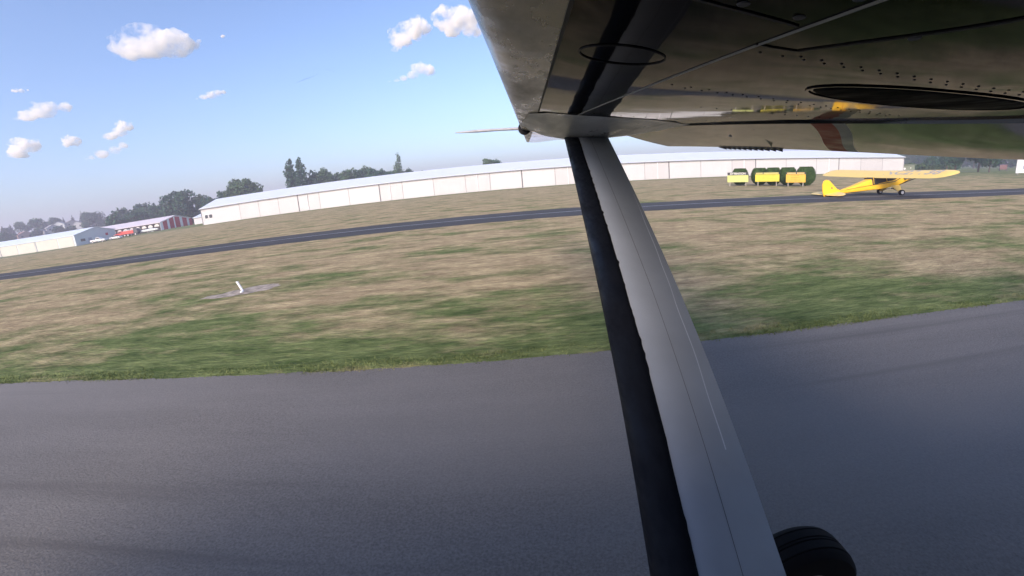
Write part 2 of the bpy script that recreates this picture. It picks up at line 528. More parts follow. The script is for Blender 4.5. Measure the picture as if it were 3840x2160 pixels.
# extra cover between the skyline trees
rnd = random.Random(77)
L_ = []
for i in range(16):
    az = -57.6 + i * .66
    d = 395 + rnd.uniform(-35, 45)
    x, y = d * math.sin(R(az)), d * math.cos(R(az))
    L_.append((x, y, hill_z(x, y), rnd.uniform(3.6, 5.6), rnd.uniform(6, 9)))
wood_mass('hillside_wood', L_, M_leaf)
MID = [(-218.0,206.1,12.3,13.,'b','broad low tree behind the left end of the red striped hangar'),(-224.6,213.7,14.6,6.2,'o','small tree rising out of the wood behind the long open hangar'),
 (-204.9,205.2,14.,8.6,'b','rounded tree behind the middle of the open bay hangar'),(-193.5,202.4,12.4,10.5,'b','low spreading tree behind the right end of the open bays'),
 (-150.9,173.6,14.9,11.2,'o','tall loose crowned tree standing above the red striped gable'),(-168.9,184.3,10.8,9.0,'b','dense low tree left of the loose crowned tree above the stripes'),
 (-159.5,186.9,10.2,8.2,'b','dense low tree behind the roof left of the big white hangar'),(-149.3,188.3,13.0,7.2,'o','open crowned tree just left of the big white hangar roof'),
 (-139.9,181.0,9.8,9.0,'b','low dark tree partly hidden by the left end of the big hangar'),
 (-125.6,174.5,11.9,7.7,'b','left shoulder tree of the clump above the big hangar left end'),(-119.0,173.0,15.6,9.1,'o','tallest loose tree of the clump above the hangar left end'),
 (-111.2,171.6,15.3,8.9,'o','right hand loose tree of the clump above the hangar left end'),
 (-92.9,177.5,20.2,4.2,'p','left column of the twin poplars behind the hangar'),(-88.7,179.0,20.4,4.4,'p','right column of the twin poplars behind the hangar'),
 (-85.4,185.2,15.8,7.8,'b','rounded tree touching the right side of the twin poplars'),(-80.8,187.1,16.2,6.6,'o','open topped tree second to the right of the twin poplars'),
 (-78.0,198.4,13.7,9.2,'b','low tree in the dip right of the twin poplars'),(-72.8,191.3,14.2,7.8,'b','dark rounded tree midway between the poplars and the spire tree'),
 (-68.4,192.9,13.6,6.8,'o','ragged tree in the middle of the row behind the hangar ridge'),(-66.1,199.0,15.6,5.3,'o','tree with a raised tuft in the middle of the row'),
 (-61.2,195.3,13.5,7.5,'b','round tree right of the tufted one behind the ridge'),(-58.4,201.3,13.0,6.4,'b','pale rounded tree left of the spire tree'),
 (-54.5,207.3,12.0,5.9,'b','small low tree close to the left side of the spire tree'),
 (-48.1,194.3,19.9,6.2,'s','tall tapering spire tree behind the hangar roof'),(-45.2,199.7,11.9,4.6,'b','small round tree at the right foot of the spire tree'),
 (-39.2,205.2,10.4,4.1,'b','tiny treetop just showing over the ridge right of the spire tree'),
 (-7.4,184.8,11.9,5.4,'b','left half of the dark clump over the middle of the roof'),(-3.3,185.0,11.2,5.4,'b','right half of the dark clump over the middle of the roof'),
 (217.8,247.9,12.6,4.3,'b','left tiny treetop over the right end of the roof'),(221.9,245.2,12.9,4.2,'b','right tiny treetop over the right end of the roof')]
for i, (x, y, zt, wd, k, lab) in enumerate(MID):
    z = min(0, ground_z(x, y))
    make_tree(k, zt - z + .5, wd * (1.35 if k in 'bo' else 1.2), (x, y, z), 300 + i, lab, 'trees behind the hangars')
RIGHT = [(247.8,218.0,12.7,9,'b','far hazy tree directly behind the right end of the big hangar'),(251.7,209.5,12.5,9,'b','second far hazy tree right of the big hangar'),
 (255.2,201.3,12.6,9,'b','third far hazy tree right of the big hangar'),(240.2,173.5,11.6,12,'b','far hazy tree left of the big dark trees'),
 (153.2,125.5,4.2,6.5,'b','low shrub behind the olive shed'),(160.6,122.4,5.3,4.4,'b','low shrub beyond the wing tip of the yellow aeroplane'),(150.,116.,3.2,6.,'b','small pale shrub on the far edge of the field'),
 (133.8,104.8,7.4,5.2,'b','pale green small tree left of the big dark trees'),(122.6,93.5,8.3,5.6,'b','left of the two big dark trees at the right of the field'),(123.5,87.9,8.5,6.6,'b','right of the two big dark trees at the right of the field'),
 (120.8,83.3,6.2,5.0,'b','shorter dark tree at the right of the big pair'),(272.6,185.9,14,13,'b','far hazy tree seen through the gap right of the dark trees'),
 (275.6,169.5,14,13,'b','far hazy tree seen at the right edge'),(110.4,68.4,6.5,4.6,'b','dark tree beside the white board at the right edge')]
for i, (x, y, zt, wd, k, lab) in enumerate(RIGHT):
    make_tree(k, zt, wd, (x, y, 0), 400 + i, lab, 'trees right of the hangar')
rnd = random.Random(5)
L_ = []
for i in range(22):
    az = 45.5 + i * .75
    d = 330 + rnd.uniform(-30, 60)
    L_.append((d * math.sin(R(az)), d * math.cos(R(az)), 0, rnd.uniform(9.5, 13), rnd.uniform(10, 14)))
wood_mass('distant_wood', L_, M_leaf)
L_ = []
for i in range(9):
    az = 47.6 + i * .55
    d = 176 + rnd.uniform(-8, 8)
    L_.append((d * math.sin(R(az)), d * math.cos(R(az)), 0, rnd.uniform(1.6, 2.8), rnd.uniform(4, 6)))
wood_mass('scrub', L_, M_leaf2)

rnd = random.Random(9)
L_ = []
for i in range(13):
    az = -26.8 + i * 1.05 + rnd.uniform(-.2, .2)
    d = 214 + rnd.uniform(-6, 10)
    hh = 11.3 if i < 4 else 12.4
    L_.append((d * math.sin(R(az)), d * math.cos(R(az)), 0, hh + rnd.uniform(-.2, 1.1), rnd.uniform(8, 10.5)))
wood_mass('background_wood', L_, M_leaf)
L_ = []
for i in range(11):
    az = -47.5 + i * .95 + rnd.uniform(-.2, .2)
    d = 250 + rnd.uniform(-6, 16)
    L_.append((d * math.sin(R(az)), d * math.cos(R(az)), -.3, (10 if i < 6 else 8.5) + rnd.uniform(-.6, 1.4), rnd.uniform(9, 12)))
wood_mass('background_wood', L_, M_leaf)

# clipped barrel shaped bushes behind the signs
def clipped_bush(x, y, r, h, seed, label):
    t = empty('clipped_bush', (x, y, 0), 0, label, 'bush', 'clipped bushes behind the signs')
    MB().tube([(0, 0, -.05), (0, 0, .4)], [.07, .06], 6).build('trunk', M_bark, t)
    b = MB()
    rnd = random.Random(seed)
    def prof(q):      # radius fraction up the barrel
        return (.42, .72, .92, 1.0, 1.0, .96, .88, .74)[min(7, int(q * 7.99))]
    def rad(q):
        q = max(0, min(.9999, q)) * 7; i = int(q); P = (.40, .74, .93, 1.0, 1.0, .96, .86, .66)
        return P[i] + (P[min(i + 1, 7)] - P[i]) * (q - i)
    rings = []
    for j in range(9):
        q = j / 8
        rings.append([((rad(q) * .93) * r * math.cos(a), (rad(q) * .93) * r * math.sin(a), .1 + (h - .16) * q) for a in [2 * math.pi * k / 16 for k in range(16)]])
    b.loft(rings)
    for i in range(5200):
        q = rnd.random() if rnd.random() < .78 else 1.0
        a = rnd.uniform(0, 2 * math.pi)
        rr = rad(q) * r * (1 + .05 * noise.noise(Vector((math.cos(a) * 3, math.sin(a) * 3, q * 6 + seed))))
        if q == 1.0: rr *= math.sqrt(rnd.random())
        c = Vector((rr * math.cos(a), rr * math.sin(a), .08 + (h - .1) * q + rnd.uniform(-.02, .03)))
        s = rnd.uniform(.02, .045)
        v = Vector((rnd.gauss(0, 1), rnd.gauss(0, 1), rnd.gauss(0, 1))).normalized()
        tt = v.orthogonal().normalized() * s; u = v.cross(tt)
        b.add([c - tt, c + u, c + tt, c - u], [(0, 1, 2, 3)])
    b.build('crown', M_clip, t, keep=True)
M_clip = leaf_mat('clipped_leaf', (.032, .07, .022), (.065, .12, .035))
for i, (x, y, r, h, lab) in enumerate([(25.9, 44.3, .90, 1.86, 'clipped dark green bush directly behind the pale yellow sign, leftmost of five'),
        (27.6, 43.1, .91, 1.86, 'clipped bush between the pale yellow and bright yellow signs'),
        (28.3, 41.6, .86, 1.87, 'clipped bush behind the right part of the bright yellow sign, third of five'),
        (28.95, 39.95, .90, 1.86, 'clipped bush between the bright yellow and orange signs'),
        (30.2, 38.7, .94, 1.90, 'clipped dark green bush right of the orange sign, rightmost of five')]):
    clipped_bush(x, y, r, h, 20 + i, lab)
# ---------------------------------------------------------------- buildings
def ribbed(name, col, pitch, axis=0, depth=.3, rough=.45, metal=0, var=.035):
    """painted sheet metal with vertical ribs across world axis"""
    m, nt, bs = new_mat(name)
    v = coords(nt)
    a = noise_f(nt, v, .35, 5, .6, .3, .7)
    a2 = noise_f(nt, coords(nt, (1, 1, .15)), 2.5, 4, .6, .45, .8)
    c = mixc(nt, a, tuple(q * (1 - var) for q in col), tuple(min(1, q * (1 + var)) for q in col))
    c = mixc(nt, a2, c, tuple(q * .95 for q in col))
    nt.links.new(c, bs.inputs['Base Color'])
    bs.inputs['Roughness'].default_value = rough
    bs.inputs['Metallic'].default_value = metal
    wv = N(nt, 'ShaderNodeTexWave', wave_type='BANDS', bands_direction='X' if axis == 0 else 'Y')
    wv.inputs['Scale'].default_value = 1 / pitch * .31
    nt.links.new(v, wv.inputs['Vector'])
    bump(nt, bs, wv.outputs['Fac'], depth, .02)
    return m
M_wall = ribbed('cream_sheet_wall', (.52, .515, .52), .3)
M_door = ribbed('hangar_door_sheet', (.535, .53, .53), .3)
M_doorw = ribbed('darker_door_sheet', (.505, .495, .495), .3)  # slightly darker sheet, colour variation among the doors
M_roof = ribbed('pale_metal_roof', (.60, .66, .74), .6, rough=.5)
M_trim = simple('grey_trim', (.24, .24, .25), .5, var=.08)
M_white = simple('white_trim', (.75, .75, .75), .5, var=.04)
M_dark = simple('dark_gap', (.10, .10, .105), .8)
M_glass = simple('window_glass', (.05, .06, .07), .15, var=.2)

HL, HR, HY, HE, HD, HZ = -79.2, 110.1, 99., 4.13, 15., 6.25
han = empty('hangar', ((HL + HR) / 2, HY, 0), 0, 'very long low white hangar with pale blue metal roof across the field', 'hangar')
def LX(x): return x - (HL + HR) / 2
half = (HR - HL) / 2
MB().prism([(0, -.5), (0, HE), (HD / 2, HZ), (HD, HE), (HD, -.5)], 'x', -half, half).build('wall', M_wall, han)
rf = MB()
t = .16
rf.prism([(-.35, HE - .02), (-.35, HE + .12), (HD / 2, HZ + .14), (HD / 2, HZ + .003)], 'x', -half - .25, half + .25)
rf.prism([(HD + .35, HE - .02), (HD + .35, HE + .12), (HD / 2, HZ + .139), (HD / 2, HZ + .002)], 'x', -half - .25, half + .25)
roof = rf.build('roof', M_roof, han)
MB().box(-half - .25, half + .25, -.47, -.36, HE - .1, HE + .06).build('gutter', M_trim, roof)
dark_seams = [-50.8, -24.2 - 5.6, 3.8, 39.0, 62.2, 87.6]
seams = [-67.4, -61.8, -56.2, -50.8, -45.1, -37.5, -29.8, -24.2, -16.8, -9.3, -3.6, 3.8, 11.5, 17.2, 25.0, 32.9, 39.0, 47.2, 55.6, 62.2, 71.1, 80.4, 87.6, 94.9, 102.4, 109.6]
for i in range(len(seams) - 1):
    a, b = seams[i], seams[i + 1]
    gap = .06
    d = MB().box(LX(a) + gap, LX(b) - gap, -.08, -.002, .05, HE - .12)
    narrow = (b - a) < 6.3 or i % 5 == 3
    d.build('hangar_door', M_doorw if narrow else M_door, han, bevel=.02)
for s in seams[:-1]:
    k = .12 if any(abs(s - q) < .6 for q in dark_seams) else .05
    MB().box(LX(s) - k, LX(s) + k, -.1, -.085, .05, HE - .1).build('door_seam', M_dark if k > .1 else M_trim, han)
for s in (-48.2, -27.2, -6.5, 14.5, 36.1, 58.9, 84.3):
    o = MB().tube([(LX(s), -.2, HE), (LX(s), -.17, .1)], .07, 8).build('downspout', M_white, han)
for xx in (-77.7, -76.4):
    wn = MB().box(LX(xx) - .6, LX(xx) + .55, -.06, -.002, 1.45, 2.55).build('window', M_white, han)
    MB().box(LX(xx) - .5, LX(xx) + .45, -.075, -.062, 1.55, 2.45).build('pane', M_glass, wn)
MB().box(half - .02, half + .06, -.12, .18, 0, HE).build('corner_trim', M_trim, han)
MB().box(-half - .06, -half + .02, -.12, .18, 0, HE).build('corner_trim', M_trim, han)
tag(MB().tube([(26.6, 99 + HD / 2, HZ + .1), (26.6, 99 + HD / 2, HZ + .9)], .05, 6).tube([(26.45, 99 + HD / 2, HZ + .75), (26.75, 99 + HD / 2, HZ + .75)], .04, 6).build('roof_pole', M_trim), 'short thin pole standing on the hangar roof ridge', 'pole')

def gable_shed(name, x0, x1, y0, w, z0, he, hr, mats, label, cat, ridge='x'):
    """long building along X, south wall at y0; origin at the south-east corner"""
    t = empty(name, (x1, y0, z0), 0, label, cat)
    L = x1 - x0
    MB().prism([(0, -.6), (0, he), (w / 2, hr), (w, he), (w, -.6)], 'x', -L, 0).build('wall', mats[0], t)
    r = MB()
    r.prism([(-.3, he - .08), (-.3, he + .08), (w / 2, hr + .14), (w / 2, hr + .004)], 'x', -L - .2, .3)
    r.prism([(w + .3, he - .08), (w + .3, he + .08), (w / 2, hr + .139), (w / 2, hr + .003)], 'x', -L - .2, .3)
    r.build('roof', mats[1], t)
    return t
M_wall2 = ribbed('pale_green_sheet', (.60, .66, .68), .3, 1)
M_cream = ribbed('cream_door', (.55, .54, .47), .3)
M_roof2 = ribbed('blue_white_roof', (.68, .76, .82), .5)
wz = -.92 + .02
wh = gable_shed('low_hangar', -215, -145.3, 115, 16.5, wz, 3.72, 5.45, (M_wall2, M_roof2), 'low white hangar with cream doors and bluish gable at the far left', 'hangar')
for a, b in ((-181.5, -173), (-172.8, -164.1), (-163.6, -153.3), (-153.1, -145.9), (-190.2, -181.8), (-199, -190.5), (-208, -199.3)):
    MB().box(a + 145.3, b + 145.3 - .25, -.1, -.002, .02, 3.45).build('hangar_door', M_cream, wh, bevel=.02)
for s in (-181.7, -163.9, -199.2):
    MB().box(s + 145.3 - .13, s + 145.3 + .02, -.06, -.002, .02, 3.5).build('door_seam', M_dark, wh)
wn = MB().box(.002, .05, 2.0, 3.7, 1.3, 2.15).build('window', M_dark, wh)
MB().box(.052, .07, 2.1, 3.6, 1.38, 2.07).build('pane', M_glass, wn)
dr = MB().box(.002, .06, 4.9, 6.3, 0, 2.2).build('door', simple('grey_door', (.36, .40, .46), .5), wh)
MB().box(.062, .1, 6.0, 6.1, 1.0, 1.15).build('handle', M_dark, dr)
M_red = simple('barn_red', (.46, .05, .06), .6, var=.12)
MB().box(.002, .12, 12.2, 13.2, 2.0, 2.9).build('red_sign', M_red, wh)

rz = -.35
M_swall = ribbed('bright_white_wall', (.84, .84, .84), .3, 1)
M_pinkroof = ribbed('faded_pink_roof', (.68, .62, .65), .6)
rh = gable_shed('striped_hangar', -166, -127.0, 135, 16.6, rz, 3.0, 4.75, (M_swall, M_pinkroof), 'open bay hangar with red and white striped gable end', 'hangar')
for q0, q1 in ((1.074, 1.091), (1.101, 1.119), (1.125, 1.145), (1.157, 1.176), (1.186, 1.2)):
    y0, y1 = 127.0 * q0 - 135, 127.0 * q1 - 135
    def rl(y): return 3.0 + 1.75 * (1 - abs(y - 8.3) / 8.3)
    MB().prism([(y0, .15), (y1, .15), (y1, rl(y1) - .25), (y0, rl(y0) - .25)], 'x', .003, .05).build('red_stripe', M_red, rh)
M_bay = simple('bay_shade_and_dark_frame', (.035, .03, .03), .9)  # painted shade of the bays; the dark posts and trusses share it
M_arch = simple('white_fabric_arch', (.62, .60, .56), .7)
M_greyarch = simple('grey_fabric_cover', (.42, .46, .46), .8)
nb = 8
for k in range(nb):
    x0 = -24.3 + k * 3.03; x1 = x0 + 3.03
    MB().box(x0 + .06, x1 - .06, -.06, -.003, .0, 2.8).build('bay_shade_panel', M_bay, rh)  # solid dark panel, the shade inside the bay put into its colour
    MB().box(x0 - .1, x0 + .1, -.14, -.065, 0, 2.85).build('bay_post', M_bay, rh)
    arch = [(x0 + .3, 1.65)] + [(x0 + 1.5 + 1.2 * math.cos(a), 1.65 + .95 * math.sin(a)) for a in [math.pi * (1 - j / 8) for j in range(9)]] + [(x0 + 2.7, 1.65)]
    MB().prism(arch, 'y', -.12, -.063).build('arched_panel', M_arch, rh)
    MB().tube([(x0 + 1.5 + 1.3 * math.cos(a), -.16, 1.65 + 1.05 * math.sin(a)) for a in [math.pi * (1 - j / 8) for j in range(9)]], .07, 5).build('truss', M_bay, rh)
    if k in (4, 6):
        MB().prism([(x0 + .5, 0)] + [(x0 + 1.5 + 1.15 * math.cos(a), 1.0 + .75 * math.sin(a)) for a in [math.pi * (1 - j / 8) for j in range(9)]] + [(x0 + 2.6, 0)], 'y', -.2, -.125).build('cover', M_greyarch, rh)
sh = gable_shed('small_hangar', -117.5, -104, 142, 12, -.35, 2.7, 4.0, (M_wall, M_roof), 'small plain white building between the striped gable and the long hangar', 'building')
MB().box(-8.5, -8.3, -.05, -.002, .1, 2.6).build('door_seam', M_trim, sh)
MB().box(-13.0, -.5, -.06, -.002, 2.3, 2.4).build('door_rail', M_trim, sh)

# village houses on the hill
HC = [((.30, .22, .2), (.26, .15, .13)), ((.5, .5, .48), (.22, .22, .23)), ((.42, .42, .42), (.3, .3, .31)), ((.6, .62, .6), (.32, .34, .34)), ((.44, .41, .35), (.2, .18, .17)), ((.5, .5, .5), (.28, .26, .25)), ((.40, .42, .44), (.30, .33, .36)), ((.66, .68, .68), (.2, .2, .22))]
for i, (az, d, dz, wd, lab) in enumerate([(-55.6, 405, 0, 9, 'reddish roofed house lowest at the left of the hill village'), (-54.4, 410, .0, 8, 'pale house just right of the reddish one on the hill'),
        (-53.3, 425, .5, 9, 'grey house on the slope under the wide bushy hill tree'), (-52.6, 440, 1.2, 8, 'bright white house in the middle of the hill village'),
        (-51.6, 445, 1, 10, 'tan house near the thin lone fir on the hill'), (-51.0, 425, .3, 8, 'off white house left of the slope below the slim fir'),
        (-49.4, 435, 1, 9, 'blue grey house under the right end fir'), (-47.7, 440, .6, 8, 'bright white house at the right foot of the hill')]):
    x, y = d * math.sin(R(az)), d * math.cos(R(az))
    h = empty('house', (x, y, hill_z(x, y) + dz), R(-az + 15 * (-1) ** i), lab, 'house', 'houses of the hill village')
    wm = simple('house_wall', HC[i][0], .8); rm = simple('house_roof', HC[i][1], .8)
    MB().prism([(-wd / 2, -3), (-wd / 2, 3.0), (0, 5.0), (wd / 2, 3.0), (wd / 2, -3)], 'y', -3.5, 3.5).build('wall', wm, h)
    r = MB()
    r.prism([(-wd / 2 - .4, 2.75), (-wd / 2 - .4, 2.95), (0, 5.25), (0, 5.02)], 'y', -3.9, 3.9)
    r.prism([(wd / 2 + .4, 2.75), (wd / 2 + .4, 2.95), (0, 5.249), (0, 5.019)], 'y', -3.9, 3.9)
    r.build('roof', rm, h)
    for k in (-1, 1):
        MB().box(k * wd * .25 - .6, k * wd * .25 + .6, -3.56, -3.502, 1.1, 2.3).build('window', M_glass, h)
# olive shed and small things at the right edge of the field
M_olive = simple('olive_sheet', (.16, .19, .13), .7, var=.15)
os_ = empty('olive_shed', (112.6, 100.4, 0), R(-45), 'low olive green shed with white round lamp right of the hangar', 'shed')
MB().box(-2.2, 2.2, 0, 3, 0, 2.05).build('wall', M_olive, os_, bevel=.03)
MB().box(-2.4, 2.5, -.25, 3.2, 2.055, 2.2).build('roof', simple('olive_roof', (.22, .25, .19), .6), os_, bevel=.03)
MB().box(-1.9, 1.9, -.08, -.004, .25, .42).build('sill', simple('pale_olive', (.35, .38, .32), .7), os_)
def disc(name, c, r, th, axis, mat, parent, n=20):
    d = {'x': Vector((1, 0, 0)), 'y': Vector((0, 1, 0)), 'z': Vector((0, 0, 1))}[axis]
    return MB().tube([Vector(c) - d * th / 2, Vector(c) + d * th / 2], r, n).build(name, mat, parent, smooth=30)
disc('lamp', (-.3, -.06, 1.05), .27, .1, 'y', M_white, os_)
disc('lamp', (1.2, -.05, 1.25), .14, .08, 'y', M_white, os_)
va = empty('parked_van', (150., 99.5, 0), R(35), 'small dull reddish van parked beyond the right field edge', 'van')
M_van = simple('dull_red_paint', (.17, .09, .085), .4)
MB().prism([(-2, .35), (-2, 1.75), (.7, 1.8), (1.4, 1.1), (2.05, .95), (2.1, .35)], 'y', -.85, .85).build('body', M_van, va, bevel=.08)
MB().prism([(-1.7, 1.1), (-1.7, 1.6), (.55, 1.64), (1.05, 1.14)], 'y', -.87, .87).build('side_window', M_glass, va)
for x in (-1.3, 1.35):
    for y in (-.8, .8):
        disc('wheel', (x, y, .33), .33, .22, 'y', M_dark, va)
bd = empty('notice_board', (93.3, 58.6, 0), R(-58), 'white upright board with blue panel at the right edge', 'sign')
MB().box(-.95, .95, -.1, .1, .25, 2.65).build('board', M_white, bd, bevel=.05)
MB().box(.0, .9, -.13, -.103, 1.0, 1.9).build('blue_panel', simple('blue_paint', (.05, .14, .4), .5), bd)
MB().box(-.7, -.55, -.07, .07, 0, .25).build('leg', M_trim, bd)
MB().box(.55, .7, -.07, .07, 0, .25).build('leg', M_trim, bd)
tag(ribbon('road', M_asph, 118, 200, 100.5, 97.5, .01, 4, .1, .1), kind='structure')
# ---------------------------------------------------------------- signs
M_sblk = simple('sign_black', (.03, .03, .035), .5)
M_post = simple('weathered_post', (.33, .30, .26), .8, var=.25)
def text_mesh(txt, size, mat, parent, loc, rot, name='lettering', extrude=.004, sx=1.):
    cu = bpy.data.curves.new(name, 'FONT')
    cu.body = txt; cu.size = size; cu.align_x = 'CENTER'; cu.align_y = 'CENTER'; cu.extrude = extrude
    cu.offset = size * .018
    to = bpy.data.objects.new(name, cu); C.objects.link(to)
    bpy.context.view_layer.update()
    me = bpy.data.meshes.new_from_object(to.evaluated_get(bpy.context.evaluated_depsgraph_get()))
    bpy.data.objects.remove(to); bpy.data.curves.remove(cu)
    me.materials.clear(); me.materials.append(mat)
    o = bpy.data.objects.new(name, me); C.objects.link(o)
    o.parent = parent; o.location = loc; o.rotation_euler = rot; o.scale = (sx, 1, 1)
    return o
def sign(x, y, wd, bcol, hcol, lab, zb, zt, zh, words=None, dark=(.25, .22, .03), lines=4, inset=.1, hdr=((0, 1),), rz=R(-33)):
    t = empty('notice_sign', (x, y, 0), rz, lab, 'sign', 'row of coloured notice signs')
    w2 = wd / 2
    m = simple('sign_board_paint', bcol, .5, var=.06)
    bo = MB().box(-w2, w2, -.02, .02, zb, zt).build('board', m, t, bevel=.012)
    for px in (-w2 * .76, w2 * .76):
        MB().box(px - .04, px + .04, .022, .09, -.05, zh).build('post', M_post, t)
    hb = MB().box(-w2 + .0, w2 - (.06 if words else 0), -.025, .015, zt + .015, zh).build('header', M_sblk, t, bevel=.01)
    if words:
        text_mesh(words, .30, simple('sign_white', (.72, .74, .66), .5), hb, (0, -.028, (zt + zh) / 2 + .005), (R(90), 0, 0), sx=wd * .92 / 2.08)
    else:
        hm_ = simple('header_paint', hcol, .5)
        for a, b in hdr:
            n = max(2, int((b - a) * wd / .11))
            for k in range(n):
                if (k * 7 + int(x)) % 5 == 0 and n > 6: pass
                xx = -w2 + .08 + (a + (b - a) * k / n) * (wd - .16)
                MB_l.box(xx, xx + .085, -.034, -.0265, zt + .035, zh - .03)
            MB_l.build('header_letters', hm_, hb); MB_l.__init__()
    dm = simple('board_lettering', dark, .6)
    rnd = random.Random(int(x * 10))
    for k in range(lines):
        z = zb + (zt - zb) * (1 - (k + .75) / (lines + .5)) + .02
        x0, x1 = -w2 + inset + rnd.uniform(0, .12), w2 - inset - rnd.uniform(0, .25)
        n_ = int((x1 - x0) / .022)
        rg_ = []
        for j in range(n_):
            hh_ = .005 + .02 * (rnd.random() < .72) * rnd.uniform(.5, 1)
            xx = x0 + (x1 - x0) * j / (n_ - 1)
            rg_.append([(xx, -.0205, z - hh_), (xx, -.0245, z - hh_), (xx, -.0245, z + hh_), (xx, -.0205, z + hh_)])
        MB().loft(rg_).build('text_line', dm, bo)
    return t
MB_l = MB()
sign(24.98, 43.2, 2.2, (.50, .54, .17), None, 'pale yellow sign headed ATTENTION, leftmost of the row', .42, 1.15, 1.47, 'ATTENTION', (.50, .53, .16), 3)
sign(26.98, 40.7, 2.42, (.56, .49, .035), (.56, .50, .14), 'bright yellow sign with illegible lines, middle of the row', .46, 1.20, 1.42, None, (.42, .36, .04), 4, .18, ((0, .3), (.34, 1)))
sign(28.25, 37.72, 1.84, (.60, .36, .03), (.60, .42, .14), 'orange sign with illegible lines, rightmost of the row', .40, 1.19, 1.40, None, (.34, .17, .02), 4, .38, ((.02, .5), (.56, .98)))

# ---------------------------------------------------------------- white pipe marker
pm = empty('marker_pipe', (-6.62, 9.18, 0), 0, 'short white pipe standing aslant in a bare gravel patch', 'marker')
MB().tube([(.0, 0, -.02), (-.03, 0, .08), (-.11, 0, .25)], .03, 14).build('pipe', M_white, pm, smooth=40)
disc('cap', (-.111, 0, .252), .033, .02, 'z', M_white, pm)
MB().tube([(.02, -.09, .0), (.02, -.09, .035)], [.045, .03], 12).build('base_plug', M_white, pm, smooth=40)

# ---------------------------------------------------------------- vehicles by the low hangar
M_wpaint = simple('white_car_paint', (.74, .74, .73), .3, var=.03)
M_tyre = simple('tyre_rubber', (.010, .010, .011), .9, spec=.15)
M_hub = simple('hub_metal', (.55, .55, .56), .35, metal=.4)
def wheel(parent, x, y, z, r, wd, name='wheel'):
    o = disc(name, (x, y, z), r * .6, wd * .9, 'y', M_hub, parent)
    MB().loft([[(x + rr * math.cos(a), y + yy, z + rr * math.sin(a)) for a in [2 * math.pi * k / 20 for k in range(20)]] for rr, yy in ((r * .6, -wd / 2), (r * .93, -wd / 2), (r, -wd * .3), (r, wd * .3), (r * .93, wd / 2), (r * .6, wd / 2))], cap=False).build('tyre', M_tyre, o, smooth=50)
    return o
zc = ground_z(-139, 116)
pk = empty('pickup_truck', (-137.6, 117.4, zc - .02), R(14), 'white pickup truck parked beside the bluish gable of the low hangar', 'pickup')
MB().prism([(-2.7, .45), (-2.7, 1.05), (-.9, 1.08), (-.75, 1.1), (1.0, 1.1), (1.3, 1.08), (2.55, .95), (2.65, .45)], 'y', -.92, .92).build('body', M_wpaint, pk, bevel=.07)
MB().prism([(-.85, 1.12), (-.6, 1.72), (.55, 1.74), (1.15, 1.12)], 'y', -.8, .8).build('cab', M_wpaint, pk, bevel=.07)
MB().prism([(-.62, 1.2), (-.48, 1.6), (-.02, 1.62), (-.02, 1.2)], 'y', -.83, .83).build('side_window', M_glass, pk)
MB().prism([(.08, 1.2), (.08, 1.62), (.5, 1.63), (.93, 1.2)], 'y', -.83, .83).build('side_window', M_glass, pk)
for x in (-1.75, 1.7):
    for y in (-.85, .85):
        wheel(pk, x, y, .36, .36, .24)
cr = empty('parked_car', (-134.6, 121.6, ground_z(-134.6, 121.6)), R(10), 'small white car parked behind the pickup by the gable corner', 'car')
MB().prism([(-2.1, .35), (-2.15, .8), (-1.3, .92), (1.0, .92), (2.0, .75), (2.1, .35)], 'y', -.82, .82).build('body', M_wpaint, cr, bevel=.07)
MB().prism([(-1.25, .93), (-.8, 1.35), (.3, 1.38), (.95, .93)], 'y', -.7, .7).build('cabin', M_glass, cr, bevel=.05)
for x in (-1.3, 1.3):
    for y in (-.75, .75):
        wheel(cr, x, y, .3, .3, .2)
M_rpaint = simple('red_truck_paint', (.62, .07, .05), .35, var=.08)
zt_ = ground_z(-136, 128)
rt = empty('red_truck', (-137.0, 129.2, zt_ - .05), R(8), 'red three axle service truck parked in front of the open bays', 'truck')
MB().box(-4.6, 4.4, -.9, .9, .5, .85).build('chassis', M_dark, rt, bevel=.05)
MB().prism([(-5.2, .8), (-5.15, 1.25), (-4.2, 1.45), (-3.5, 1.5), (-3.0, 2.15), (-1.6, 2.2), (-1.6, .8)], 'y', -1.05, 1.05).build('cab', M_rpaint, rt, bevel=.1)
MB().prism([(-3.3, 1.55), (-2.9, 2.0), (-2.0, 2.02), (-2.0, 1.55)], 'y', -1.08, 1.08).build('side_window', M_glass, rt)
MB().box(-1.5, 3.2, -1.1, 1.1, .9, 2.0).build('equipment_body', M_rpaint, rt, bevel=.08)
MB().tube([(-1.2, -.5, 2.15), (1.4, -.5, 2.2)], .22, 8).tube([(-1.0, .4, 2.15), (2.4, .4, 2.25)], .18, 8).build('hose_roll', M_greyarch, rt)
MB().prism([(3.25, .8), (3.25, 2.5), (4.5, 2.35), (4.9, 1.2), (4.7, .8)], 'y', -1.0, 1.0).build('rear_frame', M_dark, rt, bevel=.05)
MB().box(-4.9, -4.6, -1.07, -.5, 1.0, 1.2).build('headlight', M_hub, rt)
for x in (-3.3, -.6, .75, 3.9):
    for y in (-.95, .95):
        wheel(rt, x, y, .5, .5, .3)
tr = empty('glider_trailer', (-129.5, 131.2, ground_z(-130, 131)), R(5), 'long low white trailer parked right of the red truck', 'trailer')
rings = []
for x, r in ((-4.6, .12), (-4.0, .4), (-2, .55), (1, .55), (3.6, .42), (4.4, .15)):
    rings.append([(x, r * .9 * math.cos(a), .85 + r * math.sin(a) * .8) for a in [2 * math.pi * k / 12 for k in range(12)]])
MB().loft(rings).build('shell', simple('trailer_white', (.62, .66, .66), .5), tr, smooth=40)
MB().tube([(4.2, 0, .7), (5.3, 0, .5)], .05, 6).build('drawbar', M_dark, tr)
for y in (-.55, .55):
    wheel(tr, .3, y, .32, .32, .18)

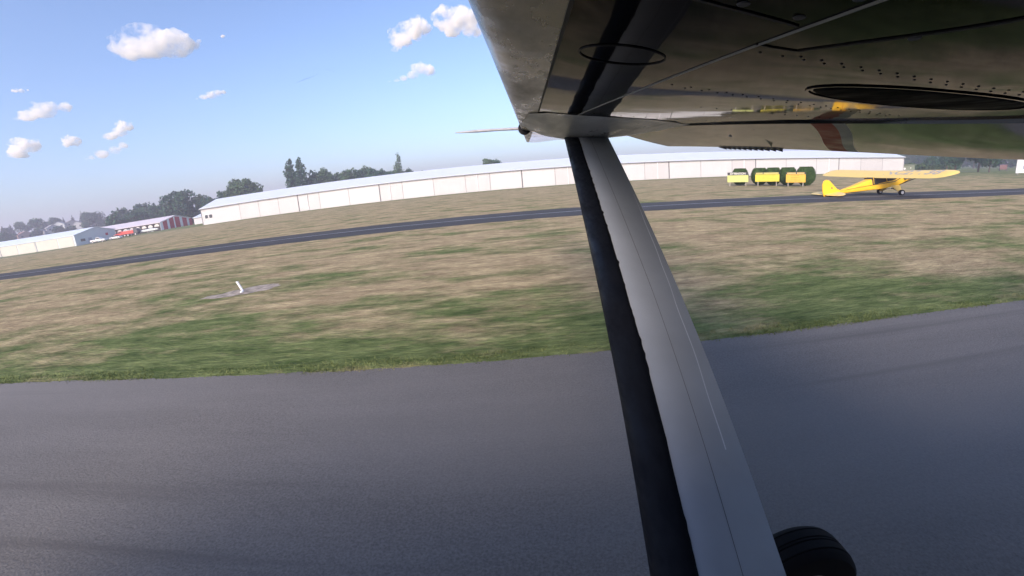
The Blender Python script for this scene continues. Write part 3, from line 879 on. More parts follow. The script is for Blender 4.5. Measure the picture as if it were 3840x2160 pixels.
# ---------------------------------------------------------------- yellow tail-wheel aeroplane
M_yel = simple('yellow_fabric_paint', (.84, .50, .03), .38, var=.05, scale=2)
M_yel2 = simple('pale_yellow_paint', (.84, .60, .16), .4, var=.05, scale=2)  # paler yellow for wing, tailplane, gear legs and window frames
M_blk = simple('gloss_black', (.015, .015, .017), .3)
M_reg = simple('faded_grey_letters', (.42, .39, .36), .5)
M_int = simple('dark_interior', (.03, .028, .028), .7)
cub = empty('yellow_aeroplane', (25.58, 23.88, .012), R(-1.5), 'yellow high wing tail wheel aeroplane taxiing on the dark strip', 'aeroplane')
cub.scale = (1, 1, .82)
PIT = R(-11.3)
def cubp(o):
    """nose-up ground attitude about the main wheels"""
    o.rotation_euler = (0, PIT, 0)
    o.location = (.3, 0, -.03)
    return o
def ring_rect(x, w, z0, z1, rr=.06, n=3):
    """rounded rectangular section"""
    pts = []
    w2 = w / 2
    rr = min(rr, w2 * .9, (z1 - z0) * .45)
    for cx, cz, a0 in ((w2 - rr, z1 - rr, 0), (-w2 + rr, z1 - rr, 90), (-w2 + rr, z0 + rr, 180), (w2 - rr, z0 + rr, 270)):
        for k in range(n + 1):
            a = R(a0 + 90 * k / n)
            pts.append((x, cx + rr * math.cos(a), cz + rr * math.sin(a)))
    return pts
fz = .12
fus = MB().loft([ring_rect(x, w_, a + fz, b + fz, r) for x, w_, a, b, r in
    ((1.42, .46, .92, 1.22, .12), (1.25, .62, .80, 1.33, .14), (.75, .70, .70, 1.38, .12), (.35, .72, .68, 1.42, .06), (-.1, .74, .66, 1.18, .04), (-1.5, .72, .68, 1.18, .04), (-1.75, .70, .70, 1.62, .10), (-2.4, .60, .76, 1.52, .12), (-3.4, .42, .86, 1.34, .1), (-4.5, .22, .98, 1.20, .06), (-5.35, .05, 1.06, 1.16, .02))])
fo = cubp(fus.build('fuselage', M_yel, cub, smooth=45))
# cabin: window area dark, frame posts yellow, windshield
cubp(MB().prism([(.38, 1.30), (.02, 1.80), (-1.95, 1.80), (-1.95, 1.22), (-.4, 1.14)], 'y', -.36, .36).build('cabin', M_int, cub, bevel=.03))
for s in (-1, 1):
    cubp(MB().prism([(.30, 1.36), (.02, 1.70), (-.12, 1.70), (.14, 1.34)], 'y', s * .345 - .012, s * .345 + .012).build('window_frame', M_yel2, cub))
    for q in ([(.36, s * .33, 1.5), (.0, s * .345, 1.86)], [(-.78, s * .372, 1.26), (-.82, s * .372, 1.86)], [(-1.85, s * .36, 1.3), (-1.83, s * .36, 1.86)]):
        cubp(MB().tube(q, .022, 6).build('cabin_post', M_yel, cub))
st = MB()
for s in (-1, 1):
    pts = [(1.2, .33), (.35, .366), (-.15, .376), (-1.5, .368), (-2.4, .307), (-3.4, .217), (-4.4, .122)]
    zt = [(1.24, 1.31), (1.28, 1.34), (1.12, 1.17), (1.20, 1.245), (1.245, 1.285), (1.28, 1.31), (1.30, 1.32)]
    vs = []
    for (x, y), (a, b) in zip(pts, zt):
        vs += [(x, s * (y + .004), a), (x, s * (y + .004), b)]
    st.add(vs, [(2 * i, 2 * i + 2, 2 * i + 3, 2 * i + 1) for i in range(6)])
cubp(st.build('side_stripe', M_blk, cub, keep=False))
# wing with rounded tips (chord 1.6, span 10.7)
def wing_ring(y, x0, ch, z, th):
    P = [(0, 0), (.02, .035), (.08, .07), (.25, .105), (.5, .09), (.8, .04), (1, .003), (1, -.003), (.6, -.01), (.2, -.02), (.04, -.02)]
    return [(x0 - c * ch, y, z + t_ * ch * th) for c, t_ in P]
rings = []
for y in (-5.37, -5.3, -5.1, -4.8, -4.4, -3, -1, 1, 3, 4.4, 4.8, 5.1, 5.3, 5.37):
    q = max(0, (abs(y) - 4.3) / 1.07)
    k = math.sqrt(max(.02, 1 - q ** 2.4))
    rings.append(wing_ring(y, .12 - (1 - k) * .62, 1.6 * k, 1.80 + abs(y) * .018, .95 if k > .5 else k))
wo = cubp(MB().loft(rings).build('wing', M_yel2, cub, smooth=35))
WI = R(-7)
wo.rotation_euler = (0, PIT + WI, 0)
wo.location = Matrix.Rotation(PIT, 3, 'Y') @ Vector((-.3, 0, 1.86)) - Matrix.Rotation(PIT + WI, 3, 'Y') @ Vector((-.3, 0, 1.84))
rg = text_mesh('NC27138', 1.02, M_reg, wo, (-.70, -2.95, 1.925), (R(-1.2), 0, R(-90)), 'registration', .003, 1.12)
for v_ in rg.data.vertices:
    tx_, ty_ = v_.co.x * 1.0, v_.co.y
    yy, xx = -2.5 - tx_, -.62 + ty_
    c_ = (.12 - xx) / 1.6
    T_ = [(.02, .035), (.08, .07), (.25, .105), (.5, .09), (.8, .04), (1, .003)]
    hh_ = next((a[1] + (b[1] - a[1]) * (c_ - a[0]) / (b[0] - a[0]) for a, b in zip(T_, T_[1:]) if a[0] <= c_ <= b[0]), .0)
    v_.co = (xx, yy, 1.80 + abs(yy) * .018 + hh_ * 1.6 * .95 + .008 + (.002 if v_.co.z > 0 else 0))
rg.location = (0, 0, 0); rg.rotation_euler = (0, 0, 0); rg.scale = (1, 1, 1)
for s in (-1, 1):
    cubp(MB().box(-1.50, -1.488, s * 2.6, s * 4.75, 1.89, 1.90).build('aileron_gap', M_blk, cub))
    cubp(MB().tube([(.25, s * .34, .80), (-.1, s * 2.9, 1.83)], .028, 6).build('wing_strut', M_yel if s > 0 else M_blk, cub))
    cubp(MB().tube([(.25, s * .34, .80), (-.95, s * 2.9, 1.84)], .022, 6).build('wing_strut', M_blk, cub))
    g_ = MB().add([(.42, s * .33, .80), (-.38, s * .33, .80), (-.10, s * .86, .22), (.10, s * .86, .22), (.42, s * .28, .78), (-.38, s * .28, .78), (-.10, s * .83, .20), (.10, s * .83, .20)],
                  [(0, 1, 2, 3), (7, 6, 5, 4), (0, 4, 5, 1), (1, 5, 6, 2), (2, 6, 7, 3), (3, 7, 4, 0)])
    g_.build('gear_leg', M_yel2, cub)
    MB().tube([(0, s * .1, .5), (0, s * .84, .22)], .02, 6).build('axle_strut', M_blk, cub)
    wheel(cub, 0, s * .92, .215, .215, .17)
cubp(MB().tube([(0, -.12, .52), (0, .12, .52)], .05, 8).build('bungee_cover', M_blk, cub))
# tail
fin = [(-4.15, 1.22), (-4.5, 1.44), (-4.8, 1.92), (-4.97, 2.2), (-5.2, 2.32), (-5.42, 2.26), (-5.56, 1.98), (-5.62, 1.45), (-5.6, 1.15), (-5.52, .98), (-5.3, .93), (-5.2, 1.05)]
cubp(MB().prism([(a, b + .06) for a, b in fin], 'y', -.03, .03).build('fin', M_yel, cub, bevel=.015))
outl = [(-4.55, .0), (-4.62, .55), (-4.78, 1.05), (-5.0, 1.36), (-5.25, 1.46), (-5.5, 1.35), (-5.62, 1.0), (-5.66, .4), (-5.5, .06), (-5.5, -.06), (-5.66, -.4), (-5.62, -1.0), (-5.5, -1.35), (-5.25, -1.46), (-5.0, -1.36), (-4.78, -1.05), (-4.62, -.55)]
cubp(MB().prism(outl, 'z', 1.25, 1.29).build('tailplane', M_yel2, cub, bevel=.015))
cubp(MB().prism([(-4.95, 1.6), (-4.84, 1.6), (-4.84, 1.72), (-4.95, 1.72)], 'y', -.034, .034).build('fin_emblem', M_red, cub))
cubp(MB().tube([(-5.15, 0, 1.08), (-5.35, 0, .93)], .02, 6).build('tail_spring', M_blk, cub))
tw = disc('tail_wheel', (-4.85, 0, .09), .09, .06, 'y', M_tyre, cub)
# engine cylinders and propeller
for s in (-1, 1):
    for x in (.72, 1.05):
        cubp(MB().tube([(x, s * .33, 1.22), (x, s * .52, 1.22)], [.1, .11], 10).build('cylinder_head', M_dark, cub))
cubp(MB().tube([(1.42, 0, 1.2), (1.6, 0, 1.2)], [.1, .04], 12).build('spinner', M_dark, cub))
cubp(MB().add([(1.5, y, 1.2 + c * wd_ + o_) for y, wd_, o_ in ((-.92, .03, 0), (-.6, .07, 0), (0, .04, 0), (.6, .07, 0), (.92, .03, 0)) for c in (-1, 1)] +
              [(1.53, y, 1.2 + c * wd_) for y, wd_ in ((-.92, .03), (-.6, .07), (0, .04), (.6, .07), (.92, .03)) for c in (-1, 1)],
              [(0, 2, 3, 1), (2, 4, 5, 3), (4, 6, 7, 5), (6, 8, 9, 7), (10, 11, 13, 12), (12, 13, 15, 14), (14, 15, 17, 16), (16, 17, 19, 18), (0, 10, 12, 2), (2, 12, 14, 4), (4, 14, 16, 6), (6, 16, 18, 8), (1, 3, 13, 11), (3, 5, 15, 13), (5, 7, 17, 15), (7, 9, 19, 17), (0, 1, 11, 10), (8, 18, 19, 9)]).build('propeller', M_dark, cub))
# ---------------------------------------------------------------- the aircraft the photograph is taken from
def paint(name, col, rough=.06, wav=.12, spec=.5, var=.1, bscale=3., ior=1.5):
    m, nt, bs = new_mat(name)
    v = coords(nt)
    f = noise_f(nt, v, 4, 6, .65, .3, .7)
    nt.links.new(mixc(nt, f, tuple(c * (1 - var) for c in col), tuple(c * (1 + var) for c in col)), bs.inputs['Base Color'])
    r = N(nt, 'ShaderNodeMapRange'); r.inputs[3].default_value = rough * .7; r.inputs[4].default_value = rough * 1.9
    nt.links.new(noise_f(nt, coords(nt, (1, .3, 1)), 9, 5, .7, .35, .8), r.inputs[0])
    nt.links.new(r.outputs[0], bs.inputs['Roughness'])
    bs.inputs['IOR'].default_value = ior
    bs.inputs['Specular IOR Level'].default_value = spec
    n1 = N(nt, 'ShaderNodeTexNoise'); n1.inputs['Scale'].default_value = bscale; n1.inputs['Detail'].default_value = 1.5
    nt.links.new(v, n1.inputs['Vector'])
    b = N(nt, 'ShaderNodeBump'); b.inputs['Strength'].default_value = wav; b.inputs['Distance'].default_value = .02
    nt.links.new(n1.outputs[0], b.inputs['Height'])
    nt.links.new(b.outputs[0], bs.inputs['Normal'])
    return m
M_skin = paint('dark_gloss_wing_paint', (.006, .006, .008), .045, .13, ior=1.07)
M_lead = paint('scuffed_leading_edge_paint', (.045, .05, .062), .26, .12, bscale=9)
M_cuff = paint('grey_cuff_paint', (.34, .36, .37), .35, 0, var=.03)
M_strutp = paint('satin_grey_strut_paint', (.54, .575, .60), .40, .03, var=.06)
M_boot = paint('black_rubber_boot', (.005, .006, .009), .6, .08, spec=.2, bscale=22)
M_flapg = paint('grey_flap_paint', (.12, .12, .125), .12, .05)
M_flapn = paint('navy_flap_paint', (.012, .016, .022), .07, .05)
M_flapr = paint('red_stripe_paint', (.32, .04, .03), .4, .03, spec=.2)
M_flapc = paint('cream_stripe_paint', (.36, .36, .32), .4, .03, spec=.2)
M_hull = paint('navy_hull_paint', (.016, .02, .03), .1, .05)
M_seam = simple('seam_sealant', (.006, .006, .007), .7)
M_pale = simple('pale_seam_strip', (.30, .30, .28), .5)
M_rivet = simple('rivet', (.004, .004, .005), .6)
M_metal = paint('worn_bare_metal', (.34, .34, .36), .3, .6, bscale=18)

plane = empty('aircraft', (0, 0, 0), 0, 'high wing aircraft with glossy dark underside and grey strut, filling the upper right', 'aircraft')
E_ = EYE
def LEp(y): return (-.066 + .063 * y, E_ + .21 + .062 * y)
def Gp(y):
    z = .03 + .1 * y if y < 3.2 else .35 + .07 * (y - 3.2)
    return (1.47 - .03 * y - max(0, y - 4) * .05, E_ + z)
def TEp(y): return (2.05 - .03 * y - max(0, y - 4) * .05, E_ - .08 + .075 * y)
LOW = [(0, 0), (.004, -.010), (.012, -.019), (.03, -.026), (.055, -.031), (.083, -.033), (.12, -.038), (.18, -.043), (.26, -.046), (.36, -.044), (.46, -.040), (.56, -.034), (.68, -.026), (.8, -.017), (.9, -.009), (1, 0)]
def low(y, t):
    """point of the lower skin at span y and chord fraction t"""
    (xl, zl), (xg, zg) = LEp(y), Gp(y)
    i = max(j for j in range(len(LOW)) if LOW[j][0] <= t + 1e-9)
    i = min(i, len(LOW) - 2)
    a, b = LOW[i], LOW[i + 1]
    q = (t - a[0]) / (b[0] - a[0])
    o = a[1] + (b[1] - a[1]) * q
    return Vector((xl + (xg - xl) * t, y, zl + (zg - zl) * t + o * (1 - .04 * max(0, y))))
def tx(y, x):
    xl, xg = LEp(y)[0], Gp(y)[0]
    return (x - xl) / (xg - xl)
UP = [(1, .09), (.8, .15), (.55, .20), (.3, .215), (.15, .18), (.06, .12), (.02, .065), (.004, .025)]
stn = [-.75, -.4, 0, .3, .6, .9, 1.2, 1.6, 2, 2.4, 2.8, 3.2, 3.6, 4, 4.6, 5.2, 6, 6.8, 7.6, 8.0, 8.12]
TS = 6  # index of the leading-edge seam in LOW is 5
def section(y, first, last):
    return [low(y, LOW[i][0]) for i in range(first, last + 1)]
wing = MB()
rr = []
for y in stn:
    k = 1 if y < 7.9 else (.85 if y < 8.1 else .45)
    s = section(y, 0, len(LOW) - 1)
    up = []
    for t, h in UP:
        (xl, zl), (xg, zg) = LEp(y), Gp(y)
        up.append(Vector((xl + (xg - xl) * t, y, zl + (zg - zl) * t + h * k * (1 - .04 * max(0, y)))))
    rr.append(s + up)
nr = len(rr[0])
base = len(wing.v)
vs = [v for r in rr for v in r]
fs, mi = [], []
for i in range(len(rr) - 1):
    for k in range(nr):
        k2 = (k + 1) % nr
        fs.append((i * nr + k, i * nr + k2, (i + 1) * nr + k2, (i + 1) * nr + k))
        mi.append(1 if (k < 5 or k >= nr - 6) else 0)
fs.append(tuple(range(nr))); mi.append(0)
fs.append(tuple((len(rr) - 1) * nr + k for k in range(nr))); mi.append(0)
wing.v = [tuple(v) for v in vs]; wing.f = fs; wing.m = mi
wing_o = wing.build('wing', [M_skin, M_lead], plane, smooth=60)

def skin_strip(name, pts, wd, mat, off=.0015, th=.003, parent=None):
    """thin raised strip that follows the lower skin; pts = (x, y)"""
    b = MB()
    rings = []
    for i, (x, y) in enumerate(pts):
        x2, y2 = pts[min(i + 1, len(pts) - 1)]; x1, y1 = pts[max(i - 1, 0)]
        d = Vector((x2 - x1, y2 - y1, 0)).normalized(); n = Vector((-d.y, d.x, 0)) * wd / 2
        r = []
        for s in (-1, 1):
            xx, yy = x + n.x * s, y + n.y * s
            p = low(yy, max(0, min(1, tx(yy, xx))))
            r.append(p)
        rings.append([r[0] + Vector((0, 0, .002)), r[0] - Vector((0, 0, th)), r[1] - Vector((0, 0, th)), r[1] + Vector((0, 0, .002))])
    return b.loft(rings).build(name, mat, parent or wing_o)
def line(a, b, n=14):
    return [(a[0] + (b[0] - a[0]) * i / n, a[1] + (b[1] - a[1]) * i / n) for i in range(n + 1)]
skin_strip('leading_edge_seam', [(LEp(y)[0] + (Gp(y)[0] - LEp(y)[0]) * .083, y) for y in [-.2 + .2 * i for i in range(16)]], .005, M_seam, th=.002)
skin_strip('pale_spar_seam', line((.335, .05), (.335, 2.6), 20), .0024, M_pale, th=.002)
skin_strip('panel_seam', line((.227, .415), (.326, .43)), .005, M_seam, th=.0015)
skin_strip('panel_seam', line((.17, .408), (.227, .415)), .005, M_seam, th=.0015)
skin_strip('panel_seam', line((.332, .52), (.393, .52)), .003, M_seam, th=.0015)
skin_strip('panel_seam', line((.393, .52), (.52, .20), 16), .005, M_seam, th=.0015)
def oval(cx, cy, rx, ry, rot, n=36):
    o = []
    for k in range(n + 1):
        a = 2 * math.pi * k / n
        u, v = rx * math.cos(a), ry * math.sin(a)
        o.append((cx + u * math.cos(rot) - v * math.sin(rot), cy + u * math.sin(rot) + v * math.cos(rot)))
    return o
skin_strip('access_panel_ring', oval(.202, .69, .068, .064, 0), .0013, M_seam, th=.002)
def skin_disc(name, c, rx, ry, mat, drop, dome, n=30):
    b = MB()
    rings = []
    for q, dz in ((1, 0), (.97, drop), (.9, drop + dome * .5), (.6, drop + dome * .9), (.2, drop + dome)):
        rings.append([low(c[1] + ry * q * math.sin(a), tx(c[1] + ry * q * math.sin(a), c[0] + rx * q * math.cos(a))) - Vector((0, 0, dz)) for a in [2 * math.pi * k / n for k in range(n)]])
    b.loft(rings)
    return b.build(name, mat, wing_o, smooth=35)
M_cover = paint('black_cover_paint', (.003, .004, .006), .6, .04, spec=.2, ior=1.1)
skin_disc('oval_cover', (.865, .75), .25, .115, M_cover, .002, .002)
skin_strip('oval_cover_rim', oval(.865, .75, .262, .127, 0), .006, M_skin, th=.0025)
# fuel drains / screws
for x, y in ((.31, .405), (.244, .40), (.319, .335), (.452, .40)):
    p = low(y, tx(y, x))
    MB().tube([p, p - Vector((0, 0, .0015))], [.007, .006], 14).build('screw', M_dark, wing_o, smooth=30)
# rivets: one dome, copied in rows
def rivet_at(p, r=.004, name='rivet', parent=None, mat=None):
    global RV
    if not RV:
        RV = MB().tube([(0, 0, .001), (0, 0, -.0004), (0, 0, -.0012)], [1, .9, .45], 8).build(name, M_rivet, parent or wing_o, smooth=60)
        o = RV
    else:
        o = RV.copy(); C.objects.link(o); o.parent = parent or wing_o
    o.location = p; o.scale = (r, r, 1)
    return o
RV = None
cnt = 0
for row, (a, b, n) in enumerate([((.36, .555), (.95, .60), 16), ((.40, .545), (.97, .575), 16), ((.37, .90), (1.25, 1.12), 18), ((.39, .925), (1.22, 1.16), 18), ((.38, 1.75), (1.38, 2.3), 15), ((.60, 1.3), (1.40, 1.5), 13)]):
    for i in range(n):
        q = (i + .5 * (row % 2)) / n
        x, y = a[0] + (b[0] - a[0]) * q, a[1] + (b[1] - a[1]) * q
        rivet_at(low(y, tx(y, x)), .0022 + .0008 * y)
        cnt += 1

# flap and the trailing part of the wing
fl = MB()
# fine grid so that the painted stripe has a clean curved edge
fy = [-.3 + .05 * i for i in range(36)] + [1.5 + .0125 * i for i in range(1, 60)] + [2.25 + .1 * i for i in range(1, 26)]
LT = [i / 24 for i in range(25)]
def s_of(t): return .34 * t + .16 * smst(t)
def ysh(y, t): return y + s_of(t) * smst((y - .7) / .6) * (1 - smst((y - 2.3) / 2.2))
vs, fs, mi = [], [], []
def lerp_sec(y, t):
    (xg, zg), (xt, zt) = Gp(y), TEp(y)
    xg += .008
    h = -.012 * (1 - t) - .010 * math.sin(math.pi * t)
    return Vector((xg + (xt - xg) * t, y, zg + (zt - zg) * t + h))
for y in fy:
    vs += [lerp_sec(ysh(y, t), t) for t in LT]
nl = len(LT)
for i in range(len(fy) - 1):
    for k in range(nl - 1):
        fs.append((i * nl + k, i * nl + k + 1, (i + 1) * nl + k + 1, (i + 1) * nl + k))
        u = (fy[i] + fy[i + 1]) / 2 - 1.70
        mi.append(1 if u < -.11 else (3 if u < -.04 else (2 if u < .10 else 0)))
o0 = len(vs)
UT = [(1, .008), (.8, .035), (.5, .07), (.25, .085), (.06, .07), (0, .03)]
for y in fy:
    for t, h in UT:
        y_ = ysh(y, t)
        (xg, zg), (xt, zt) = Gp(y_), TEp(y_)
        xg += .008
        vs.append(Vector((xg + (xt - xg) * t, y_, zg + (zt - zg) * t + h)))
for i in range(len(fy) - 1):
    for k in range(5):
        fs.append((o0 + i * 6 + k, o0 + i * 6 + k + 1, o0 + (i + 1) * 6 + k + 1, o0 + (i + 1) * 6 + k)); mi.append(1)
    fs.append((i * nl + nl - 1, (i + 1) * nl + nl - 1, o0 + (i + 1) * 6, o0 + i * 6)); mi.append(0)
    fs.append((i * nl, (i + 1) * nl, o0 + (i + 1) * 6 + 5, o0 + i * 6 + 5)); mi.append(1)
m_ = len(fy) - 1
fs.append(tuple(m_ * nl + k for k in range(nl)) + tuple(o0 + m_ * 6 + k for k in range(6))); mi.append(0)
fl.v = [tuple(v) for v in vs]; fl.f = fs; fl.m = mi
flap = fl.build('flap', [M_flapg, M_flapn, M_flapr, M_flapc], plane, smooth=45)
# saw-toothed strip on the trailing edge
tth = MB()
for k in range(11):
    y = 2.78 + k * .078
    x, z = TEp(y)
    tth.add([(x - .03, y, z + .004), (x + .012, y + .012, z), (x + .012, y + .066, z), (x - .03, y + .078, z + .004), (x + .03, y + .039, z - .02),
             (x - .03, y, z + .008), (x - .03, y + .078, z + .008), (x + .032, y + .039, z - .016)],
            [(0, 1, 4), (1, 2, 4), (2, 3, 4), (5, 7, 6), (0, 4, 7, 5), (3, 6, 7, 4), (0, 5, 6, 3)])
tth.build('toothed_strip', M_flapn, flap)
# outboard trailing part (aileron)
ai = MB()
rings = []
for y in (4.84, 5.4, 6.2, 7.0, 7.7, 8.0):
    (xg, zg), (xt, zt) = Gp(y), TEp(y)
    zt = zg - .03
    rings.append([Vector((xg + .01 + (xt - xg) * t, y, zg + (zt - zg) * t + h)) for t, h in [(0, 0), (.5, -.004), (1, 0), (1, .008), (.5, .05), (0, .085)]])
ai.loft(rings).build('aileron', M_flapg, plane, smooth=45)
# flap bracket
br = low(2.6, .93)
MB().loft([[Vector((1.49, 2.37, E_ + .228)), Vector((1.49, 2.40, E_ + .228)), Vector((1.49, 2.40, E_ + .26)), Vector((1.49, 2.37, E_ + .26))],
           [Vector((1.65, 2.52, E_ + .196)), Vector((1.65, 2.55, E_ + .196)), Vector((1.65, 2.55, E_ + .24)), Vector((1.65, 2.52, E_ + .24))],
           [Vector((1.84, 2.72, E_ + .138)), Vector((1.84, 2.73, E_ + .138)), Vector((1.84, 2.73, E_ + .16)), Vector((1.84, 2.72, E_ + .16))]]).build('flap_bracket', M_flapg, plane, bevel=.005)
MB().tube([(1.62, 2.9, E_ + .26), (1.62, 2.9, E_ + .225)], .012, 10).build('tie_ring', M_metal, wing_o)

# strut with a black boot on its nose
SA, SB = Vector((.455, 3.2, E_ + .335)), Vector((.225, .30, E_ - 1.0))
SA2 = SA + (SA - SB) * .03
SLC = .307
def strut_ring(P):
    prof = []
    # aerofoil section: chord along X, thickness along the strut's normal
    nrm = (SA - SB).normalized().cross(Vector((1, 0, 0))).normalized()
    out = []
    for c, h in [(0, 0), (.012, .016), (.05, .032), (.12, .045), (.22, .053), (.35, .055), (.5, .049), (.7, .032), (.88, .013), (1, .0015),
                 (1, -.0015), (.88, -.013), (.7, -.032), (.5, -.049), (.35, -.055), (.22, -.053), (.12, -.045), (.05, -.032), (.012, -.016)]:
        out.append(P + Vector((1, 0, 0)) * c * SLC + nrm * h * 1.05)
    return out
sm = MB()
stp = [SB + (SA2 - SB) * (i / 60) for i in range(61)]
sm.loft([strut_ring(P) for P in stp])
strut = sm.build('strut', M_strutp, plane, smooth=50)
bo = MB()
nrm = (SA - SB).normalized().cross(Vector((1, 0, 0))).normalized()
def boot_ring(P, i):
    jag = .003 * noise.noise(Vector((i * .09, 2, 0))) + .009 * max(0, noise.noise(Vector((i * .8, 5, 0)))) * (1 if 45 < i < 120 else .35)
    e = .26 + jag / SLC + .02 * smst(1 - i / 160)
    HH = [(0, 0), (.012, .016), (.05, .032), (.12, .045), (.22, .053), (.35, .055), (.5, .049)]
    def hh(c):
        for a, b in zip(HH, HH[1:]):
            if a[0] <= c <= b[0]: return a[1] + (b[1] - a[1]) * (c - a[0]) / (b[0] - a[0])
    o = []
    for c in (e, e - .008, .22, .12, .05, .012, 0):
        o.append((c, hh(c) + (.0 if c == e else .003)))
    pts = o + [(c, -h) for c, h in reversed(o[:-1])]
    return [P + Vector((1, 0, 0)) * (c * SLC - (.003 if c < .1 else 0)) + nrm * h * 1.05 for c, h in pts]
bp = [SB + (SA - SB) * (i / 160) * .995 for i in range(161)]
bo.loft([boot_ring(P, i) for i, P in enumerate(bp)], closed=False, cap=False)
bo.build('boot', M_boot, strut, smooth=60)
# lap seam along the strut and the fine pale scratch near its rear edge
def strut_line(name, c0, c1, t0, t1, wd, mat, wob=0):
    b = MB(); vs = []
    n = 60
    for i in range(n + 1):
        q = t0 + (t1 - t0) * i / n
        P = SB + (SA - SB) * q
        c = c0 + (c1 - c0) * i / n + wob * noise.noise(Vector((i * .12, 3, 1)))
        def hgt(c):
            T = [(.22, .053), (.35, .055), (.5, .049), (.7, .032), (.88, .013), (1, .0015)]
            for a, e in zip(T, T[1:]):
                if a[0] <= c <= e[0]: return a[1] + (e[1] - a[1]) * (c - a[0]) / (e[0] - a[0])
            return .0015
        for s in (-1, 1):
            cc_ = min(.999, c + s * wd / SLC / 2)
            vs.append(P + Vector((1, 0, 0)) * cc_ * SLC + nrm * SGN * (hgt(cc_) * 1.05 + .0006))
    b.add(vs, [(2 * i, 2 * i + 2, 2 * i + 3, 2 * i + 1) for i in range(n)])
    return b.build(name, mat, strut)
SGN = 1 if nrm.y < 0 else -1
strut_line('lap_seam', .50, .60, .97, .40, .0014, M_seam)
strut_line('lap_seam', .60, .62, .40, .03, .0012, M_seam)
strut_line('pale_scratch', .955, .82, .66, .20, .0042, simple('pale_scratch_paint', (.85, .88, .92), .4), .02)

# cuff that fairs the strut into the wing
cu = MB()
cxs = [(.13, 1.95, 2.9, .0), (.20, 1.85, 3.3, .02), (.32, 1.85, 3.5, .05), (.5, 1.9, 3.58, .075), (.75, 2.05, 3.58, .078), (.98, 2.35, 3.55, .06), (1.2, 2.75, 3.45, .036), (1.38, 3.05, 3.3, .008)]
def cuff_z(x, y):
    for a, b in zip(cxs, cxs[1:]):
        if a[0] <= x <= b[0]:
            q = (x - a[0]) / (b[0] - a[0])
            y0, y1, dp = (a[i] + (b[i] - a[i]) * q for i in (1, 2, 3))
            v = (y - y0) / (y1 - y0)
            if 0 < v < 1:
                return dp * smst(v / .72) * smst((1 - v) / .14)
    return 0
rings = []
for x, y0, y1, dp in cxs:
    r = []
    for k in range(22):
        y = y0 + (y1 - y0) * k / 21
        r.append(low(y, max(0.0, min(1, tx(y, x)))) - Vector((0, 0, cuff_z(min(x + 1e-6, 1.379), y) + .003)))
    rings.append(r)
cu.loft(rings, closed=False, cap=False)
cuff = cu.build('strut_cuff', M_cuff, plane, smooth=60, keep=False)
RV = None
for x, y in ((.30, 2.1), (.31, 2.35), (.32, 2.6), (.62, 2.35), (.74, 2.45), (.84, 2.55), (.94, 2.65), (1.03, 2.8), (1.12, 2.95), (.98, 2.9), (.9, 3.0), (1.05, 3.1), (1.16, 3.15), (.86, 2.8)):
    rivet_at(low(y, tx(y, x)) - Vector((0, 0, cuff_z(x, y))), .007, 'rivet', cuff)
# dark rubber collar where the strut enters the cuff
cr_ = MB()
for dz, g in ((0, .012), (-.012, .014)):
    pass
cc0 = SB + (SA - SB) * .985
cr_.loft([[p + (p - (cc0 + Vector((SLC / 2, 0, 0)))).normalized() * g + (SA - SB).normalized() * d for p in strut_ring(cc0)] for g, d in ((.002, -.02), (.012, -.016), (.012, .02), (.002, .024))])
cr_.build('strut_collar', M_boot, strut, smooth=40)

# pitot tube on the leading edge
px, pz = LEp(3.7)
disc('pitot_base', (px + .03, 3.7, pz - .004), .055, .05, 'y', M_boot, plane, 24)
pt = MB().tube([(px + .05, 3.7, pz - .005), (px - .2, 3.7, pz + .002), (px - .38, 3.7, pz + .006), (px - .56, 3.7, pz + .010)], [.014, .0115, .013, .005], 10).build('pitot_tube', M_metal, plane, smooth=40)

# fuselage behind the camera, tail, gear and the other wing (seen only as reflections and shade)
def frg(x, w_, z0, z1):
    zc_, h = (z0 + z1) / 2, (z1 - z0) / 2
    o = []
    for k in range(28):
        a = 2 * math.pi * k / 28
        cx, sz = math.cos(a), math.sin(a)
        o.append((x, -.07 - w_ / 2 + w_ / 2 * (abs(cx) ** .5) * (1 if cx > 0 else -1), zc_ + h * (abs(sz) ** .5) * (1 if sz > 0 else -1)))
    return o
hull = MB().loft([frg(-3.6, .4, 1.0, 1.5), frg(-3.1, .9, .8, 1.75), frg(-2.0, 1.3, .62, 1.95), frg(-1.2, 1.55, .55, 2.2), frg(-.4, 1.6, .52, 2.3), frg(2.6, 1.6, .52, 2.25), frg(4.2, 1.2, .8, 2.1), frg(7.4, .4, 1.45, 1.95)]).build('fuselage', M_hull, plane, smooth=40)
for x in (-1.0, 1.25, 2.1):
    MB().prism([(x - .22, 1.55), (x + .22, 1.55), (x + .22, 1.95), (x - .22, 1.95)], 'y', -.10, -.055).build('cabin_window', M_glass, hull, bevel=.01)
MB().prism([(5.9, 1.9), (7.3, 1.9), (7.9, 3.8), (7.3, 3.8)], 'y', -.33, -.21).build('tail_fin', M_hull, plane)
MB().box(6.6, 7.5, -3.1, 2.5, 1.86, 1.93).build('tailplane', M_hull, plane)
oth = MB()
oth.loft([[Vector((p.x, -1.74 - p.y, p.z)) for p in r] for r in rr[2:]])
oth.build('far_wing', [M_skin], plane, smooth=60)
MB().tube([(.8, -.5, .62), (1.02, .3, .55), (1.07, .92, .3)], [.07, .06, .05], 10).build('gear_leg', M_strutp, plane, smooth=40)
